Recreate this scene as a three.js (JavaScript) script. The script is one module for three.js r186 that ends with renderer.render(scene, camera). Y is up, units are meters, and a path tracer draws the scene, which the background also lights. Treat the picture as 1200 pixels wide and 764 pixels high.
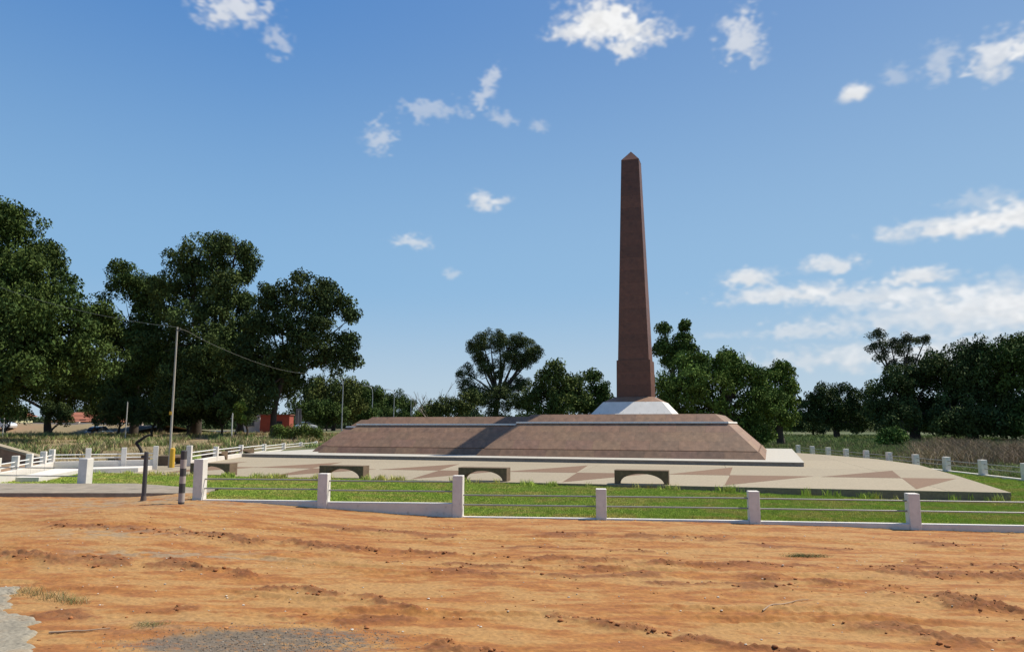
import * as THREE from 'three';
import { mergeGeometries, mergeVertices } from 'three/addons/utils/BufferGeometryUtils.js';
import { RoundedBoxGeometry } from 'three/addons/geometries/RoundedBoxGeometry.js';
import { createNoise2D, createNoise4D } from 'simplex-noise';

// ---------------------------------------------------------------- camera
const scene = new THREE.Scene();
const PITCH = 0.13141, FOC = 870;
const camera = new THREE.PerspectiveCamera(47.41, 1024 / 651, 0.1, 6000);
camera.position.set(0, 1.7, 0);
camera.lookAt(0, 1.7 + Math.sin(PITCH), -Math.cos(PITCH));
scene.add(camera);
const renderer = new THREE.WebGLRenderer({ antialias: true });
renderer.setSize(1024, 651);
renderer.toneMapping = THREE.LinearToneMapping;
renderer.toneMappingExposure = 1.3;
renderer.shadowMap.enabled = true;

// ---------------------------------------------------------------- random and noise
function rng(seed) { let a = seed >>> 0; return () => { a = (a + 0x6D2B79F5) | 0; let t = Math.imul(a ^ (a >>> 15), 1 | a); t = (t + Math.imul(t ^ (t >>> 7), 61 | t)) ^ t; return ((t ^ (t >>> 14)) >>> 0) / 4294967296; }; }
const n2 = createNoise2D(rng(11)), n2b = createNoise2D(rng(29)), n4 = createNoise4D(rng(47));
const fbm = (x, y, o = 4) => { let s = 0, a = 0.5, f = 1; for (let i = 0; i < o; i++) { s += a * n2(x * f + i * 17.3, y * f - i * 9.1); a *= 0.5; f *= 2.03; } return s; };
const clamp = (v, a = 0, b = 1) => Math.max(a, Math.min(b, v));
const smooth = (a, b, v) => { const t = clamp((v - a) / (b - a)); return t * t * (3 - 2 * t); };
const lerp = (a, b, t) => a + (b - a) * t;

// ---------------------------------------------------------------- sun
const SUN_EL = 56 * Math.PI / 180;
const sunDir = new THREE.Vector3(0.94 * Math.cos(SUN_EL), Math.sin(SUN_EL), -0.342 * Math.cos(SUN_EL)).normalize();
const sun = new THREE.DirectionalLight(new THREE.Color().setRGB(1, 0.93, 0.80), 5);
sun.position.copy(sunDir).multiplyScalar(120).add(new THREE.Vector3(0, 0, -40));
sun.target.position.set(0, 0, -40);
sun.castShadow = true; sun.shadow.mapSize.set(4096, 4096); sun.shadow.radius = 1;
Object.assign(sun.shadow.camera, { left: -110, right: 110, top: 110, bottom: -110, near: 1, far: 320 });
scene.add(sun, sun.target);

// ---------------------------------------------------------------- sky: clear blue with scattered fair weather clouds (azimuth and elevation in degrees)
{
  const W = 2048, H = 1536, data = new Float32Array(W * H * 4);
  // az, el, half width, half height, tilt, strength, raggedness
  const C = [
    [-22.0, 28.7, 2.6, 1.4, 0.15, 0.75, 0.9], [-18.7, 27.2, 1.1, 0.9, -0.7, 0.42, 1.1],
    [5.2, 28.9, 2.3, 0.7, 0.0, 0.85, 0.8], [7.4, 29.6, 2.9, 1.7, 0.0, 1.0, 0.6], [10.2, 28.8, 2.8, 1.1, -0.15, 0.95, 0.7], [9.2, 27.7, 1.3, 0.9, 0, 0.9, 0.7], [18.3, 27.2, 1.5, 2.0, 0.1, 0.68, 1.1],
    [25.8, 22.6, 1.0, 0.55, 0.1, 0.9, 0.6], [28.7, 23.2, 0.9, 0.8, 0, 0.32, 1.2], [31.5, 23.4, 1.0, 1.1, 0.5, 0.45, 1.2], [34.6, 22.9, 1.5, 1.3, 0.2, 0.75, 1.0], [37.5, 23.4, 2.2, 1.2, 0.1, 0.8, 1.0],
    [-6.7, 23.5, 2.2, 0.75, 0.08, 0.4, 1.2], [-2.2, 25.0, 0.6, 1.8, -0.5, 0.52, 1.1], [-1.0, 23.2, 1.1, 0.5, -0.4, 0.4, 1.2], [-10.5, 21.3, 1.1, 1.2, 0.3, 0.5, 1.2], [2.1, 22.3, 0.6, 0.6, 0, 0.35, 1.2],
    [-2.3, 16.9, 1.2, 0.65, -0.1, 0.75, 0.9], [-0.8, 17.1, 0.9, 0.3, 0.15, 0.5, 1.0], [-7.9, 13.8, 1.4, 0.55, -0.08, 0.6, 1.0], [-4.6, 11.5, 0.75, 0.4, 0, 0.4, 1.1],
    [31.8, 12.9, 4.6, 0.8, 0.0, 0.9, 0.45], [35.5, 13.1, 4.5, 1.0, 0, 0.9, 0.45], [33.0, 14.5, 2.0, 0.6, 0, 0.3, 1.1],
    [18.1, 10.6, 2.0, 0.75, 0, 0.85, 0.6], [23.7, 11.2, 2.1, 0.65, 0, 0.75, 0.8], [29.1, 9.9, 2.3, 0.6, 0, 0.85, 0.6],
    [20.5, 9.3, 4.6, 0.75, 0.02, 0.8, 0.6], [26.5, 8.8, 5.5, 0.8, -0.02, 0.7, 0.6], [31.5, 7.2, 8.5, 1.6, 0, 0.62, 0.3], [37, 7.6, 8, 1.8, 0, 0.7, 0.3], [45, 8.0, 9, 2.2, 0, 0.8, 0.6],
    [21.5, 6.6, 3.4, 0.6, 0, 0.55, 0.8], [25, 4.6, 7, 1.0, 0, 0.5, 0.7], [16.0, 6.5, 2.2, 0.35, 0, 0.25, 1.0], [34, 4.5, 9, 1.4, 0, 0.6, 0.6],
  ];
  const R = rng(5);
  for (let i = 0; i < 70; i++) {                                  // the same kind of cloud over the rest of the sky
    const az = 42 + R() * 276, el = 4 + Math.pow(R(), 1.3) * 62, w = 1.5 + R() * 4.5;
    C.push([az > 180 ? az - 360 : az, el, w / Math.max(0.35, Math.cos(el / 57.3)), w * (0.2 + 0.3 * R()), (R() - 0.5) * 0.6, 0.4 + 0.5 * R(), 0.7 + 0.5 * R()]);
  }
  const zen = [0.048, 0.150, 0.43], mid = [0.092, 0.248, 0.575], low = [0.27, 0.485, 0.735], hor = [0.50, 0.63, 0.735];
  const sunAz = Math.atan2(sunDir.x, -sunDir.z) * 57.29578;
  for (let j = 0; j < H; j++) {
    const el = ((j + 0.5) / H - 0.5) * 180, ce = Math.cos(el / 57.29578);
    for (let i = 0; i < W; i++) {
      const phi = ((i + 0.5) / W - 0.5) * Math.PI * 2;
      let az = (phi + Math.PI / 2) * 57.29578; if (az > 180) az -= 360;
      const k = (j * W + i) * 4;
      let col;
      if (el < -0.3) col = [0.24, 0.21, 0.17];
      else {
        const e = Math.max(0, el), t1 = smooth(0, 11, e), t2 = smooth(7, 34, e), t3 = smooth(28, 85, e);
        let dA = Math.abs(az - sunAz); if (dA > 180) dA = 360 - dA;
        const near = 0.5 + 0.5 * Math.cos(dA / 57.29578) ; // toward the sun the air is paler
        col = [0, 1, 2].map((c) => { let v = lerp(hor[c], low[c], t1); v = lerp(v, mid[c], t2); v = lerp(v, zen[c], t3); return v; });
        const w = (near - 0.5) * 0.42 * (1 - 0.55 * t3);
        col = col.map((v, c) => w > 0 ? lerp(v, [0.60, 0.72, 0.80][c], w) : v * (1 + w * 0.25));
        let clear = 1, lum = 0;
        for (const [ca, cel, rx0, ry0, tilt, st, rag] of C) {
          const rx = rx0 * 1.28, ry = ry0 * 1.25;
          let da = az - ca; if (da > 180) da -= 360; if (da < -180) da += 360;
          const de = el - cel;
          if (Math.abs(da) > rx * 2.4 || Math.abs(de) > (ry + Math.abs(tilt) * rx) * 2.4) continue;
          const ct = Math.cos(tilt), sn = Math.sin(tilt), x = da * ct + de * sn, y = -da * sn + de * ct;
          const wx = fbm(az * 0.55 + 3, el * 0.75 - 4, 3) * 1.0, wy = fbm(az * 0.55 - 11, el * 0.75 + 8, 3) * 0.8;
          const q = Math.hypot((x + wx * rx * 0.45) / rx, (y + wy * ry * 0.6) / (ry * (y < 0 ? 0.8 : 1.1)));
          const f = fbm(az * 0.5 + wx, el * 0.78 + wy, 5);
          const d = smooth(0.0, 0.72, 1 - q + f * rag * 0.66) * st;
          lum += d * clamp(0.5 + (y / ry) * 0.35 + f * 0.5); clear *= 1 - clamp(d);
        }
        const d = 1 - clear;
        if (d > 0.001) { const s = 0.76 + 0.16 * clamp(lum); const cc = [s, s * 1.005, s * 1.01]; col = col.map((v, c) => lerp(v, cc[c], d)); }
      }
      data[k] = col[0] / 1.3; data[k + 1] = col[1] / 1.3; data[k + 2] = col[2] / 1.3; data[k + 3] = 1;
    }
  }
  const sky = new THREE.DataTexture(data, W, H, THREE.RGBAFormat, THREE.FloatType);
  sky.mapping = THREE.EquirectangularReflectionMapping; sky.magFilter = THREE.LinearFilter; sky.minFilter = THREE.LinearFilter; sky.wrapS = THREE.RepeatWrapping; sky.colorSpace = THREE.LinearSRGBColorSpace; sky.needsUpdate = true;
  scene.background = sky; scene.environment = sky;
}

// ---------------------------------------------------------------- helpers
const taken = new Map();
function numbered(n) { const k = taken.get(n) || 0; taken.set(n, k + 1); return k ? n + '_' + String(k).padStart(3, '0') : n; }
function sh(o) { o.castShadow = true; o.receiveShadow = true; return o; }
function mesh(name, geo, mat, parent) { const m = sh(new THREE.Mesh(geo, mat)); m.name = name; parent.add(m); return m; }
function tag(o, label, category, group, kind) { o.userData = { label, category }; if (group) o.userData.group = group; if (kind) o.userData.kind = kind; return o; }
function thing(name, label, category, [x, y, z] = [0, 0, 0], turn = 0, group) { const g = new THREE.Group(); g.name = numbered(name); g.position.set(x, y, z); g.rotation.y = turn; scene.add(g); return tag(g, label, category, group); }
function setting(name, geo, mat, kind = 'structure') { const m = sh(new THREE.Mesh(geo, mat)); m.name = numbered(name); m.userData.kind = kind; scene.add(m); return m; }
const box = (w, h, d, x = 0, y = 0, z = 0) => new THREE.BoxGeometry(w, h, d).translate(x, y, z);
const rbox = (w, h, d, r, x = 0, y = 0, z = 0) => new RoundedBoxGeometry(w, h, d, 2, r).translate(x, y, z);
const rgb = (r, g, b) => new THREE.Color().setRGB(r, g, b);
// a point seen at pixel (px, py) of the 1200-wide photograph, at a depth in metres: used to place far trees at their real distance and size
function at(px, py, depth) { const u = (px - 600) / FOC, v = (382 - py) / FOC, c = Math.cos(PITCH), s = Math.sin(PITCH); const rz = -c + v * s, t = -depth / rz; return new THREE.Vector3(u * t, 1.7 + (s + v * c) * t, -depth); }
function limb(pts, radii, seg = 7) {       // tapered tube through points
  const curve = new THREE.CatmullRomCurve3(pts), N = Math.max(3, pts.length * 3), pos = [], idx = [];
  const fr = curve.computeFrenetFrames(N, false);
  for (let i = 0; i <= N; i++) {
    const p = curve.getPointAt(i / N), f = i / N * (radii.length - 1), k = Math.min(radii.length - 2, Math.floor(f)), r = lerp(radii[k], radii[k + 1], f - k);
    for (let j = 0; j < seg; j++) { const a = j / seg * Math.PI * 2, n = fr.normals[i], b = fr.binormals[i]; pos.push(p.x + r * (Math.cos(a) * n.x + Math.sin(a) * b.x), p.y + r * (Math.cos(a) * n.y + Math.sin(a) * b.y), p.z + r * (Math.cos(a) * n.z + Math.sin(a) * b.z)); }
  }
  for (let i = 0; i < N; i++) for (let j = 0; j < seg; j++) { const a = i * seg + j, b = i * seg + (j + 1) % seg; idx.push(a, b, a + seg, b, b + seg, a + seg); }
  const g = new THREE.BufferGeometry(); g.setAttribute('position', new THREE.Float32BufferAttribute(pos, 3)); g.setIndex(idx); g.computeVertexNormals(); return g;
}
function noiseMap(size, fn, srgb = true) {  // fn(u,v) -> [r,g,b] 0..255
  const d = new Uint8Array(size * size * 4);
  for (let j = 0; j < size; j++) for (let i = 0; i < size; i++) { const c = fn(i / size, j / size), k = (j * size + i) * 4; d[k] = clamp(c[0], 0, 255); d[k + 1] = clamp(c[1], 0, 255); d[k + 2] = clamp(c[2], 0, 255); d[k + 3] = 255; }
  const t = new THREE.DataTexture(d, size, size); t.wrapS = t.wrapT = THREE.RepeatWrapping; t.magFilter = THREE.LinearFilter; t.minFilter = THREE.LinearMipmapLinearFilter; t.generateMipmaps = true; if (srgb) t.colorSpace = THREE.SRGBColorSpace; t.needsUpdate = true; return t;
}
// seamless noise on a torus
const tile = (u, v, f, o = 0) => { const a = u * 6.28318, b = v * 6.28318, r = f / 6.28318; return n4(Math.cos(a) * r + o, Math.sin(a) * r, Math.cos(b) * r - o, Math.sin(b) * r); };
const tfbm = (u, v, f, o = 0) => tile(u, v, f, o) * 0.5 + tile(u, v, f * 2.1, o + 7) * 0.28 + tile(u, v, f * 4.3, o + 13) * 0.16 + tile(u, v, f * 9, o + 19) * 0.1;
const grain = noiseMap(512, (u, v) => { const a = tfbm(u, v, 14) * 34 + tile(u, v, 90, 3) * 14 + tile(u, v, 160, 9) * 12; return [226 + a, 226 + a, 226 + a]; });
const grainBump = noiseMap(512, (u, v) => { const a = 128 + tfbm(u, v, 22, 5) * 90 + tile(u, v, 110, 2) * 40; return [a, a, a]; }, false);
const stoneMap = noiseMap(512, (u, v) => { const a = tfbm(u, v, 6, 2) * 46 + tile(u, v, 40, 4) * 9 + tile(u, v, 110, 8) * 9, w = tfbm(u, v, 3, 30) * 8; return [214 + a + w, 212 + a, 210 + a - w]; });
const paintMap = noiseMap(256, (u, v) => { const a = tfbm(u, v, 5, 12) * 14 + tile(u, v, 50, 14) * 4, st = Math.max(0, tfbm(u, v, 9, 33) - 0.32) * -80; return [238 + a + st, 236 + a + st, 233 + a + st * 1.1]; });
function rep(t, x, y = x) { const c = t.clone(); c.repeat.set(x, y); c.needsUpdate = true; return c; }
const std = (o) => new THREE.MeshStandardMaterial({ roughness: 0.85, metalness: 0, ...o });
function worldUV(geo, s = 1) {             // uv in metres by the dominant axis of each vertex normal
  const p = geo.attributes.position, n = geo.attributes.normal, uv = new Float32Array(p.count * 2);
  for (let i = 0; i < p.count; i++) { const ax = Math.abs(n.getX(i)), ay = Math.abs(n.getY(i)), az = Math.abs(n.getZ(i)); const [a, b] = ay > ax && ay > az ? [p.getX(i), p.getZ(i)] : ax > az ? [p.getZ(i), p.getY(i)] : [p.getX(i), p.getY(i)]; uv[i * 2] = a * s; uv[i * 2 + 1] = b * s; }
  geo.setAttribute('uv', new THREE.BufferAttribute(uv, 2)); return geo;
}

// ---------------------------------------------------------------- levels of the ground
const fenceZ = (x) => -13.95 + 0.105 * x;
const dirtFence = (x) => 0.27 * (1 - smooth(-6.5, -0.6, x)) - 0.13 * smooth(1.5, 9, x) - 0.1 * smooth(-6.3, -8.2, x);
function dirtLevel(x, z) { return dirtFence(x) * smooth(6.5, 13.2, -z); }
function lawnLevel(x, z) {
  const f = 0.21 * (1 - smooth(-5, -0.5, x)) - 0.07 * smooth(4, 10, x), p = 0.085 * (1 - smooth(-7, 5, x)) - 0.15 * smooth(2, 11, x);
  return lerp(f, p, smooth(1, 6, fenceZ(x) - z)) + n2(x * 0.4, z * 0.4) * 0.012 - (x < -9 ? 0 : 0);
}
function farLevel(x, z) {
  const d = -z; let y = lerp(0.2, -0.16, smooth(-14, 14, x));
  y += 0.25 * smooth(40, 95, d) * (1 - smooth(-30, -5, x));
  y += fbm(x * 0.05, z * 0.05, 3) * 0.16 * smooth(28, 50, Math.hypot(x, z));
  y -= 0.75 * Math.exp(-(((z + 95) / 5) ** 2)) * smooth(-42, -47, x);
  y += 1.2 * Math.exp(-(((z + 106) / 6) ** 2)) * smooth(-46, -54, x) * (1 + 0.25 * n2(x * 0.15, z * 0.2));
  y = lerp(y, -0.2, smooth(160, 400, Math.hypot(x, z)));
  const inside = (1 - smooth(15.2, 17.2, x)) * smooth(-17.5, -15.5, x) * (1 - smooth(40, 46, d));
  const front = 1 - smooth(14, 20, d);
  return y - 0.4 * Math.max(inside, front);
}
// ---------------------------------------------------------------- ground sheet out to the horizon
{
  const N = 260, c = []; for (let i = 0; i <= N; i++) { const t = i / N * 2 - 1; c.push(Math.sinh(t * 6.2) / Math.sinh(6.2) * 2600); }
  const pos = [], col = [], uv = [], idx = [];
  for (const zz of c) for (const xx of c) {
    const x = xx, z = zz - 40; pos.push(x, farLevel(x, z), z); uv.push(x / 3, z / 3);
    const a = fbm(x * 0.07, z * 0.09, 4), b = n2b(x * 0.4, z * 0.4);
    let r = [0.085, 0.115, 0.035]; const dry = [0.26, 0.19, 0.10], soil = [0.33, 0.2, 0.11];
    const td = smooth(-0.12, 0.35, a + b * 0.12); r = r.map((v, i) => lerp(v, dry[i], td * 0.8));
    const lush = smooth(-25, 5, x) * smooth(42, 60, -z); r = r.map((v, i) => lerp(v, [0.075, 0.105, 0.032][i], lush * 0.8));
    const bank = smooth(-13, -18, x) * smooth(27, 31, -z) * smooth(125, 112, -z) * (1 - 0.6 * smooth(0.1, 0.35, a)); r = r.map((v, i) => lerp(v, [0.30, 0.22, 0.12][i], bank * 0.85));
    const ts = (1 - 0.75 * lush) * smooth(0.12, 0.4, fbm(x * 0.05 + 40, z * 0.06, 4) + b * 0.08); r = r.map((v, i) => lerp(v, soil[i], ts));
    col.push(...r);
  }
  for (let j = 0; j < N; j++) for (let i = 0; i < N; i++) { const a = j * (N + 1) + i; idx.push(a, a + N + 1, a + 1, a + 1, a + N + 1, a + N + 2); }
  const g = new THREE.BufferGeometry(); g.setAttribute('position', new THREE.Float32BufferAttribute(pos, 3)); g.setAttribute('color', new THREE.Float32BufferAttribute(col, 3)); g.setAttribute('uv', new THREE.Float32BufferAttribute(uv, 2)); g.setIndex(idx); g.computeVertexNormals();
  setting('ground', g, std({ vertexColors: true, map: grain, roughness: 1 }));
}
// ---------------------------------------------------------------- graded dirt in front of the fence
// ridges of overturned soil: [x1, z1, x2, z2, width, height]
const RIDGES = [
  [-6.6, -11.2, -4.2, -10.8, 0.22, 0.05], [-4.2, -10.75, -2.0, -10.2, 0.26, 0.06], [-2.0, -10.2, 0.1, -9.75, 0.22, 0.05], [0.1, -9.75, 2.4, -9.35, 0.2, 0.045], [2.4, -9.35, 5.0, -9.2, 0.25, 0.03],
  [-6.4, -9.45, -5.4, -9.2, 0.2, 0.06], [-5.3, -9.2, -3.8, -9.0, 0.28, 0.035], [-3.9, -9.05, -2.9, -8.5, 0.16, 0.06], [-2.4, -8.05, -1.4, -7.6, 0.16, 0.05], [-1.4, -7.6, -0.8, -7.2, 0.12, 0.04],
  [2.8, -8.5, 4.0, -7.85, 0.26, 0.06], [4.0, -7.85, 4.7, -6.9, 0.3, 0.07], [4.2, -8.9, 6.2, -8.6, 0.3, 0.05], [5.2, -9.6, 7.2, -9.1, 0.25, 0.05], [0.2, -7.0, 1.2, -6.4, 0.15, 0.05], [1.2, -6.4, 2.2, -5.6, 0.15, 0.04],
  [-2.2, -6.9, -0.9, -6.7, 0.16, 0.03], [1.6, -8.3, 2.9, -8.0, 0.14, 0.03], [0.7, -8.6, 1.6, -8.75, 0.2, 0.025], [-0.9, -8.9, 0.8, -8.6, 0.2, 0.03], [3.4, -10.9, 4.9, -10.6, 0.2, 0.02], [-3.4, -12.1, -1.0, -11.7, 0.3, 0.025], [0.6, -11.9, 3.0, -11.4, 0.3, 0.025], [6.2, -11.3, 9, -10.4, 0.3, 0.04],
  [-4.2, -6.9, -2.9, -7.1, 0.2, 0.025], [-0.6, -6.1, 0.1, -5.4, 0.12, 0.05], [3.0, -6.5, 4.0, -6.0, 0.2, 0.05], [-1.4, -9.4, 1.4, -9.1, 0.12, 0.03], [-9, -10.4, -7, -9.9, 0.25, 0.05], [0.0, -10.6, 2.0, -10.3, 0.1, 0.02],
];
function ridge(x, z) {
  let best = 0, m = 0; const br = smooth(-0.95, 0.15, n2(x * 0.9 + 31, z * 1.3) + 0.35 * n2b(x * 3.3, z * 3.3));
  const wx = n2(x * 1.3, z * 1.3) * 0.16, wz = n2b(x * 1.3, z * 1.6) * 0.13;
  for (const [x1, z1, x2, z2, w, h] of RIDGES) {
    if (x < Math.min(x1, x2) - 1 || x > Math.max(x1, x2) + 1 || z < Math.min(z1, z2) - 1 || z > Math.max(z1, z2) + 1) continue;
    const dx = x2 - x1, dz = z2 - z1, t = clamp(((x + wx - x1) * dx + (z + wz - z1) * dz) / (dx * dx + dz * dz)), d = Math.hypot(x + wx - x1 - dx * t, z + wz - z1 - dz * t) / w;
    const v = Math.exp(-d * d * 1.6) * br; if (v * h > best) best = v * h; if (v > m) m = v;
  }
  return [best, m];
}
const pit = (x, z, cx, cz, rx, rz) => Math.exp(-(((x - cx) / rx) ** 2 + ((z - cz) / rz) ** 2));
const inAsphalt = (x, z) => {      // worn asphalt edge at the lower left
  const e = -3.6 - 0.60 * (-z - 5.6) + n2(z * 1.4, 3.3) * 0.24 + n2b(x * 5, z * 5) * 0.06; return smooth(0.05, -0.05, x - Math.min(e, -3.5 + n2(z * 2, 8) * 0.15)) * smooth(8.15, 7.9, -z + n2(x * 2, 1) * 0.15);
};
function dirtHeight(x, z) {
  let y = dirtLevel(x, z);
  const rough = 0.65 + 0.55 * n2(x * 0.22 + 9, z * 0.35);
  y += (n2(x * 0.32, z * 1.25 + x * 0.12) * 0.016 + n2b(x * 0.9, z * 3.1 + x * 0.4) * 0.009) * rough;
  const [rh] = ridge(x, z);
  const lump = 0.35 + 0.75 * Math.abs(n2b(x * 6.5, z * 7.5)) + 0.5 * Math.max(0, n2(x * 17, z * 19));
  y += rh * lump;
  y += n2(x * 4.2, z * 6.2) * 0.006 * rough + n2b(x * 13, z * 17) * 0.005 * rough + n2(x * 31, z * 37) * 0.0032;
  const trk = Math.sin((z * 1.0 - x * 0.14 + n2(x * 0.25, 2.2) * 0.5) * 9.5); y += Math.max(0, trk) ** 3 * 0.006 * smooth(0.0, 0.5, n2(x * 0.15 + 4, z * 0.3));
  const wl = n2(x * 0.18, 7.7) * 0.35; for (const [z0, sl, am] of [[-9.1, 0.13, 1], [-8.75, 0.13, 0.8], [-7.3, 0.17, 1], [-6.95, 0.17, 0.9], [-11.6, 0.06, 0.7], [-11.2, 0.06, 0.7]]) { const dd = z - (z0 + sl * x + wl); if (Math.abs(dd) < 0.3) { const w = am * smooth(-0.35, 0.3, n2(x * 0.35 + z0 * 3, 5)); y += w * 1.8 * (0.013 * Math.exp(-(((Math.abs(dd) - 0.13) / 0.035) ** 2)) - 0.012 * Math.exp(-((dd / 0.09) ** 2))) * (1 + 0.6 * n2b(x * 9, z * 9)); } }
  y -= 0.03 * pit(x, z, 0.1, -5.75, 0.3, 0.2);
  return y;
}
{
  const NR = 580, NC = 820, pos = [], col = [], uv = [], idx = [];
  for (let j = 0; j <= NR; j++) {
    const d = 2.0 * Math.pow(17.6 / 2.0, j / NR), half = d * 0.9 + 5.5;
    for (let i = 0; i <= NC; i++) {
      const x = (i / NC * 2 - 1) * half, z = -d, asp = inAsphalt(x, z);
      let y = dirtHeight(x, z); if (asp > 0) y = lerp(y, dirtLevel(x, z) - 0.012, asp);
      if (-z > -fenceZ(x) + 0.12 && x > -6.4) y -= 0.3 * smooth(0.12, 0.5, fenceZ(x) - z);
      if (x < -6.2 && z < -16.0) y -= 0.3 * smooth(-16.0, -16.3, z);
      pos.push(x, y, z); uv.push(x / 0.9, z / 0.9);
      const [, rm] = ridge(x, z), lumpy = n2b(x * 6.5, z * 7.5), fine = n2(x * 21, z * 27) * 0.5 + n2b(x * 47, z * 53) * 0.35;
      const A = fbm(x * 0.42 + 2, z * 1.5 - x * 0.16, 4), B = fbm(x * 1.4 - 7, z * 4.4, 3) + 0.45 * fbm(x * 2.2 + x * 0.3, z * 13 - x * 1.2, 3);
      const light = [0.42, 0.225, 0.074], tan = [0.39, 0.163, 0.038], red = [0.26, 0.085, 0.021], dark = [0.15, 0.052, 0.017], grey = [0.30, 0.23, 0.145];
      let c = tan.map((v, k) => lerp(v, light[k], smooth(-0.28, 0.32, A + B * 0.5 + fine * 0.12)));
      const tr = smooth(0.05, 0.5, -A * 0.7 - B * 0.9 + fine * 0.2) * 0.6; c = c.map((v, k) => lerp(v, red[k], tr));
      const rr = clamp(smooth(0.18, 0.75, rm + fine * 0.25 + lumpy * 0.22)); c = c.map((v, k) => lerp(v, red[k], rr * 0.62));
      const dd = smooth(0.5, 0.95, rm + fine * 0.45 + Math.abs(lumpy) * 0.2); c = c.map((v, k) => lerp(v, dark[k], dd * 0.45));
      const g = clamp(pit(x, z, -5.6, -10.7, 0.9, 0.3) + pit(x, z, -4.7, -9.6, 0.9, 0.25) + pit(x, z, -3.5, -9.6, 0.8, 0.2) + pit(x, z, -7.0, -14.6, 2.8, 1.2) * 1.1 + pit(x, z, -3.0, -6.6, 0.5, 0.2) * 0.6) * smooth(-0.4, 0.3, n2(x * 2.2, z * 4) + fine * 0.4); c = c.map((v, k) => lerp(v, grey[k], g * 0.75));
      // dark gravelly spill
      const sp = smooth(0.35, 0.62, pit(x, z, -1.95, -6.1, 1.08, 0.46) + n2(x * 3, z * 5) * 0.14 + fine * 0.1); c = c.map((v, k) => lerp(v, [0.15, 0.125, 0.095][k], sp * 0.9 * smooth(-0.9, -0.1, fine + n2(x * 7, z * 11) * 0.6 - 0.5 * (x + 2.1))));
      const f2 = 1 + fine * 0.22 + n2(x * 80, z * 90) * 0.09; c = c.map((v) => v * f2);
      col.push(...c);
    }
  }
  for (let j = 0; j < NR; j++) for (let i = 0; i < NC; i++) { const a = j * (NC + 1) + i; idx.push(a, a + 1, a + NC + 1, a + 1, a + NC + 2, a + NC + 1); }
  const g = new THREE.BufferGeometry(); g.setAttribute('position', new THREE.Float32BufferAttribute(pos, 3)); g.setAttribute('color', new THREE.Float32BufferAttribute(col, 3)); g.setAttribute('uv', new THREE.Float32BufferAttribute(uv, 2)); g.setIndex(idx); g.computeVertexNormals();
  setting('dirt_ground', g, std({ vertexColors: true, map: grain, bumpMap: grainBump, bumpScale: 0.004, roughness: 1 }));
}
// clods and pebbles lying on the dirt
function clodGeo(seed) { const R = rng(seed), g = mergeVertices(new THREE.IcosahedronGeometry(1, 1).deleteAttribute('uv').deleteAttribute('normal')), p = g.attributes.position; for (let i = 0; i < p.count; i++) { const k = 0.72 + 0.5 * R(); p.setXYZ(i, p.getX(i) * k, p.getY(i) * k * 0.7, p.getZ(i) * k); } g.computeVertexNormals(); return g; }
function scatter(name, geo, mat, list, label, category) {    // list of [x,y,z,sx,sy,sz,ry,color]
  const m = new THREE.InstancedMesh(geo, mat, list.length), o = new THREE.Object3D(); m.name = numbered(name); sh(m);
  list.forEach(([x, y, z, a, b, c, ry, cl, rx = 0], i) => { o.position.set(x, y, z); o.rotation.set(rx, ry, 0); o.scale.set(a, b, c); o.updateMatrix(); m.setMatrixAt(i, o.matrix); if (cl) m.setColorAt(i, cl); });
  m.instanceMatrix.needsUpdate = true; scene.add(m); tag(m, label, category, null, 'stuff'); return m;
}
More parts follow.
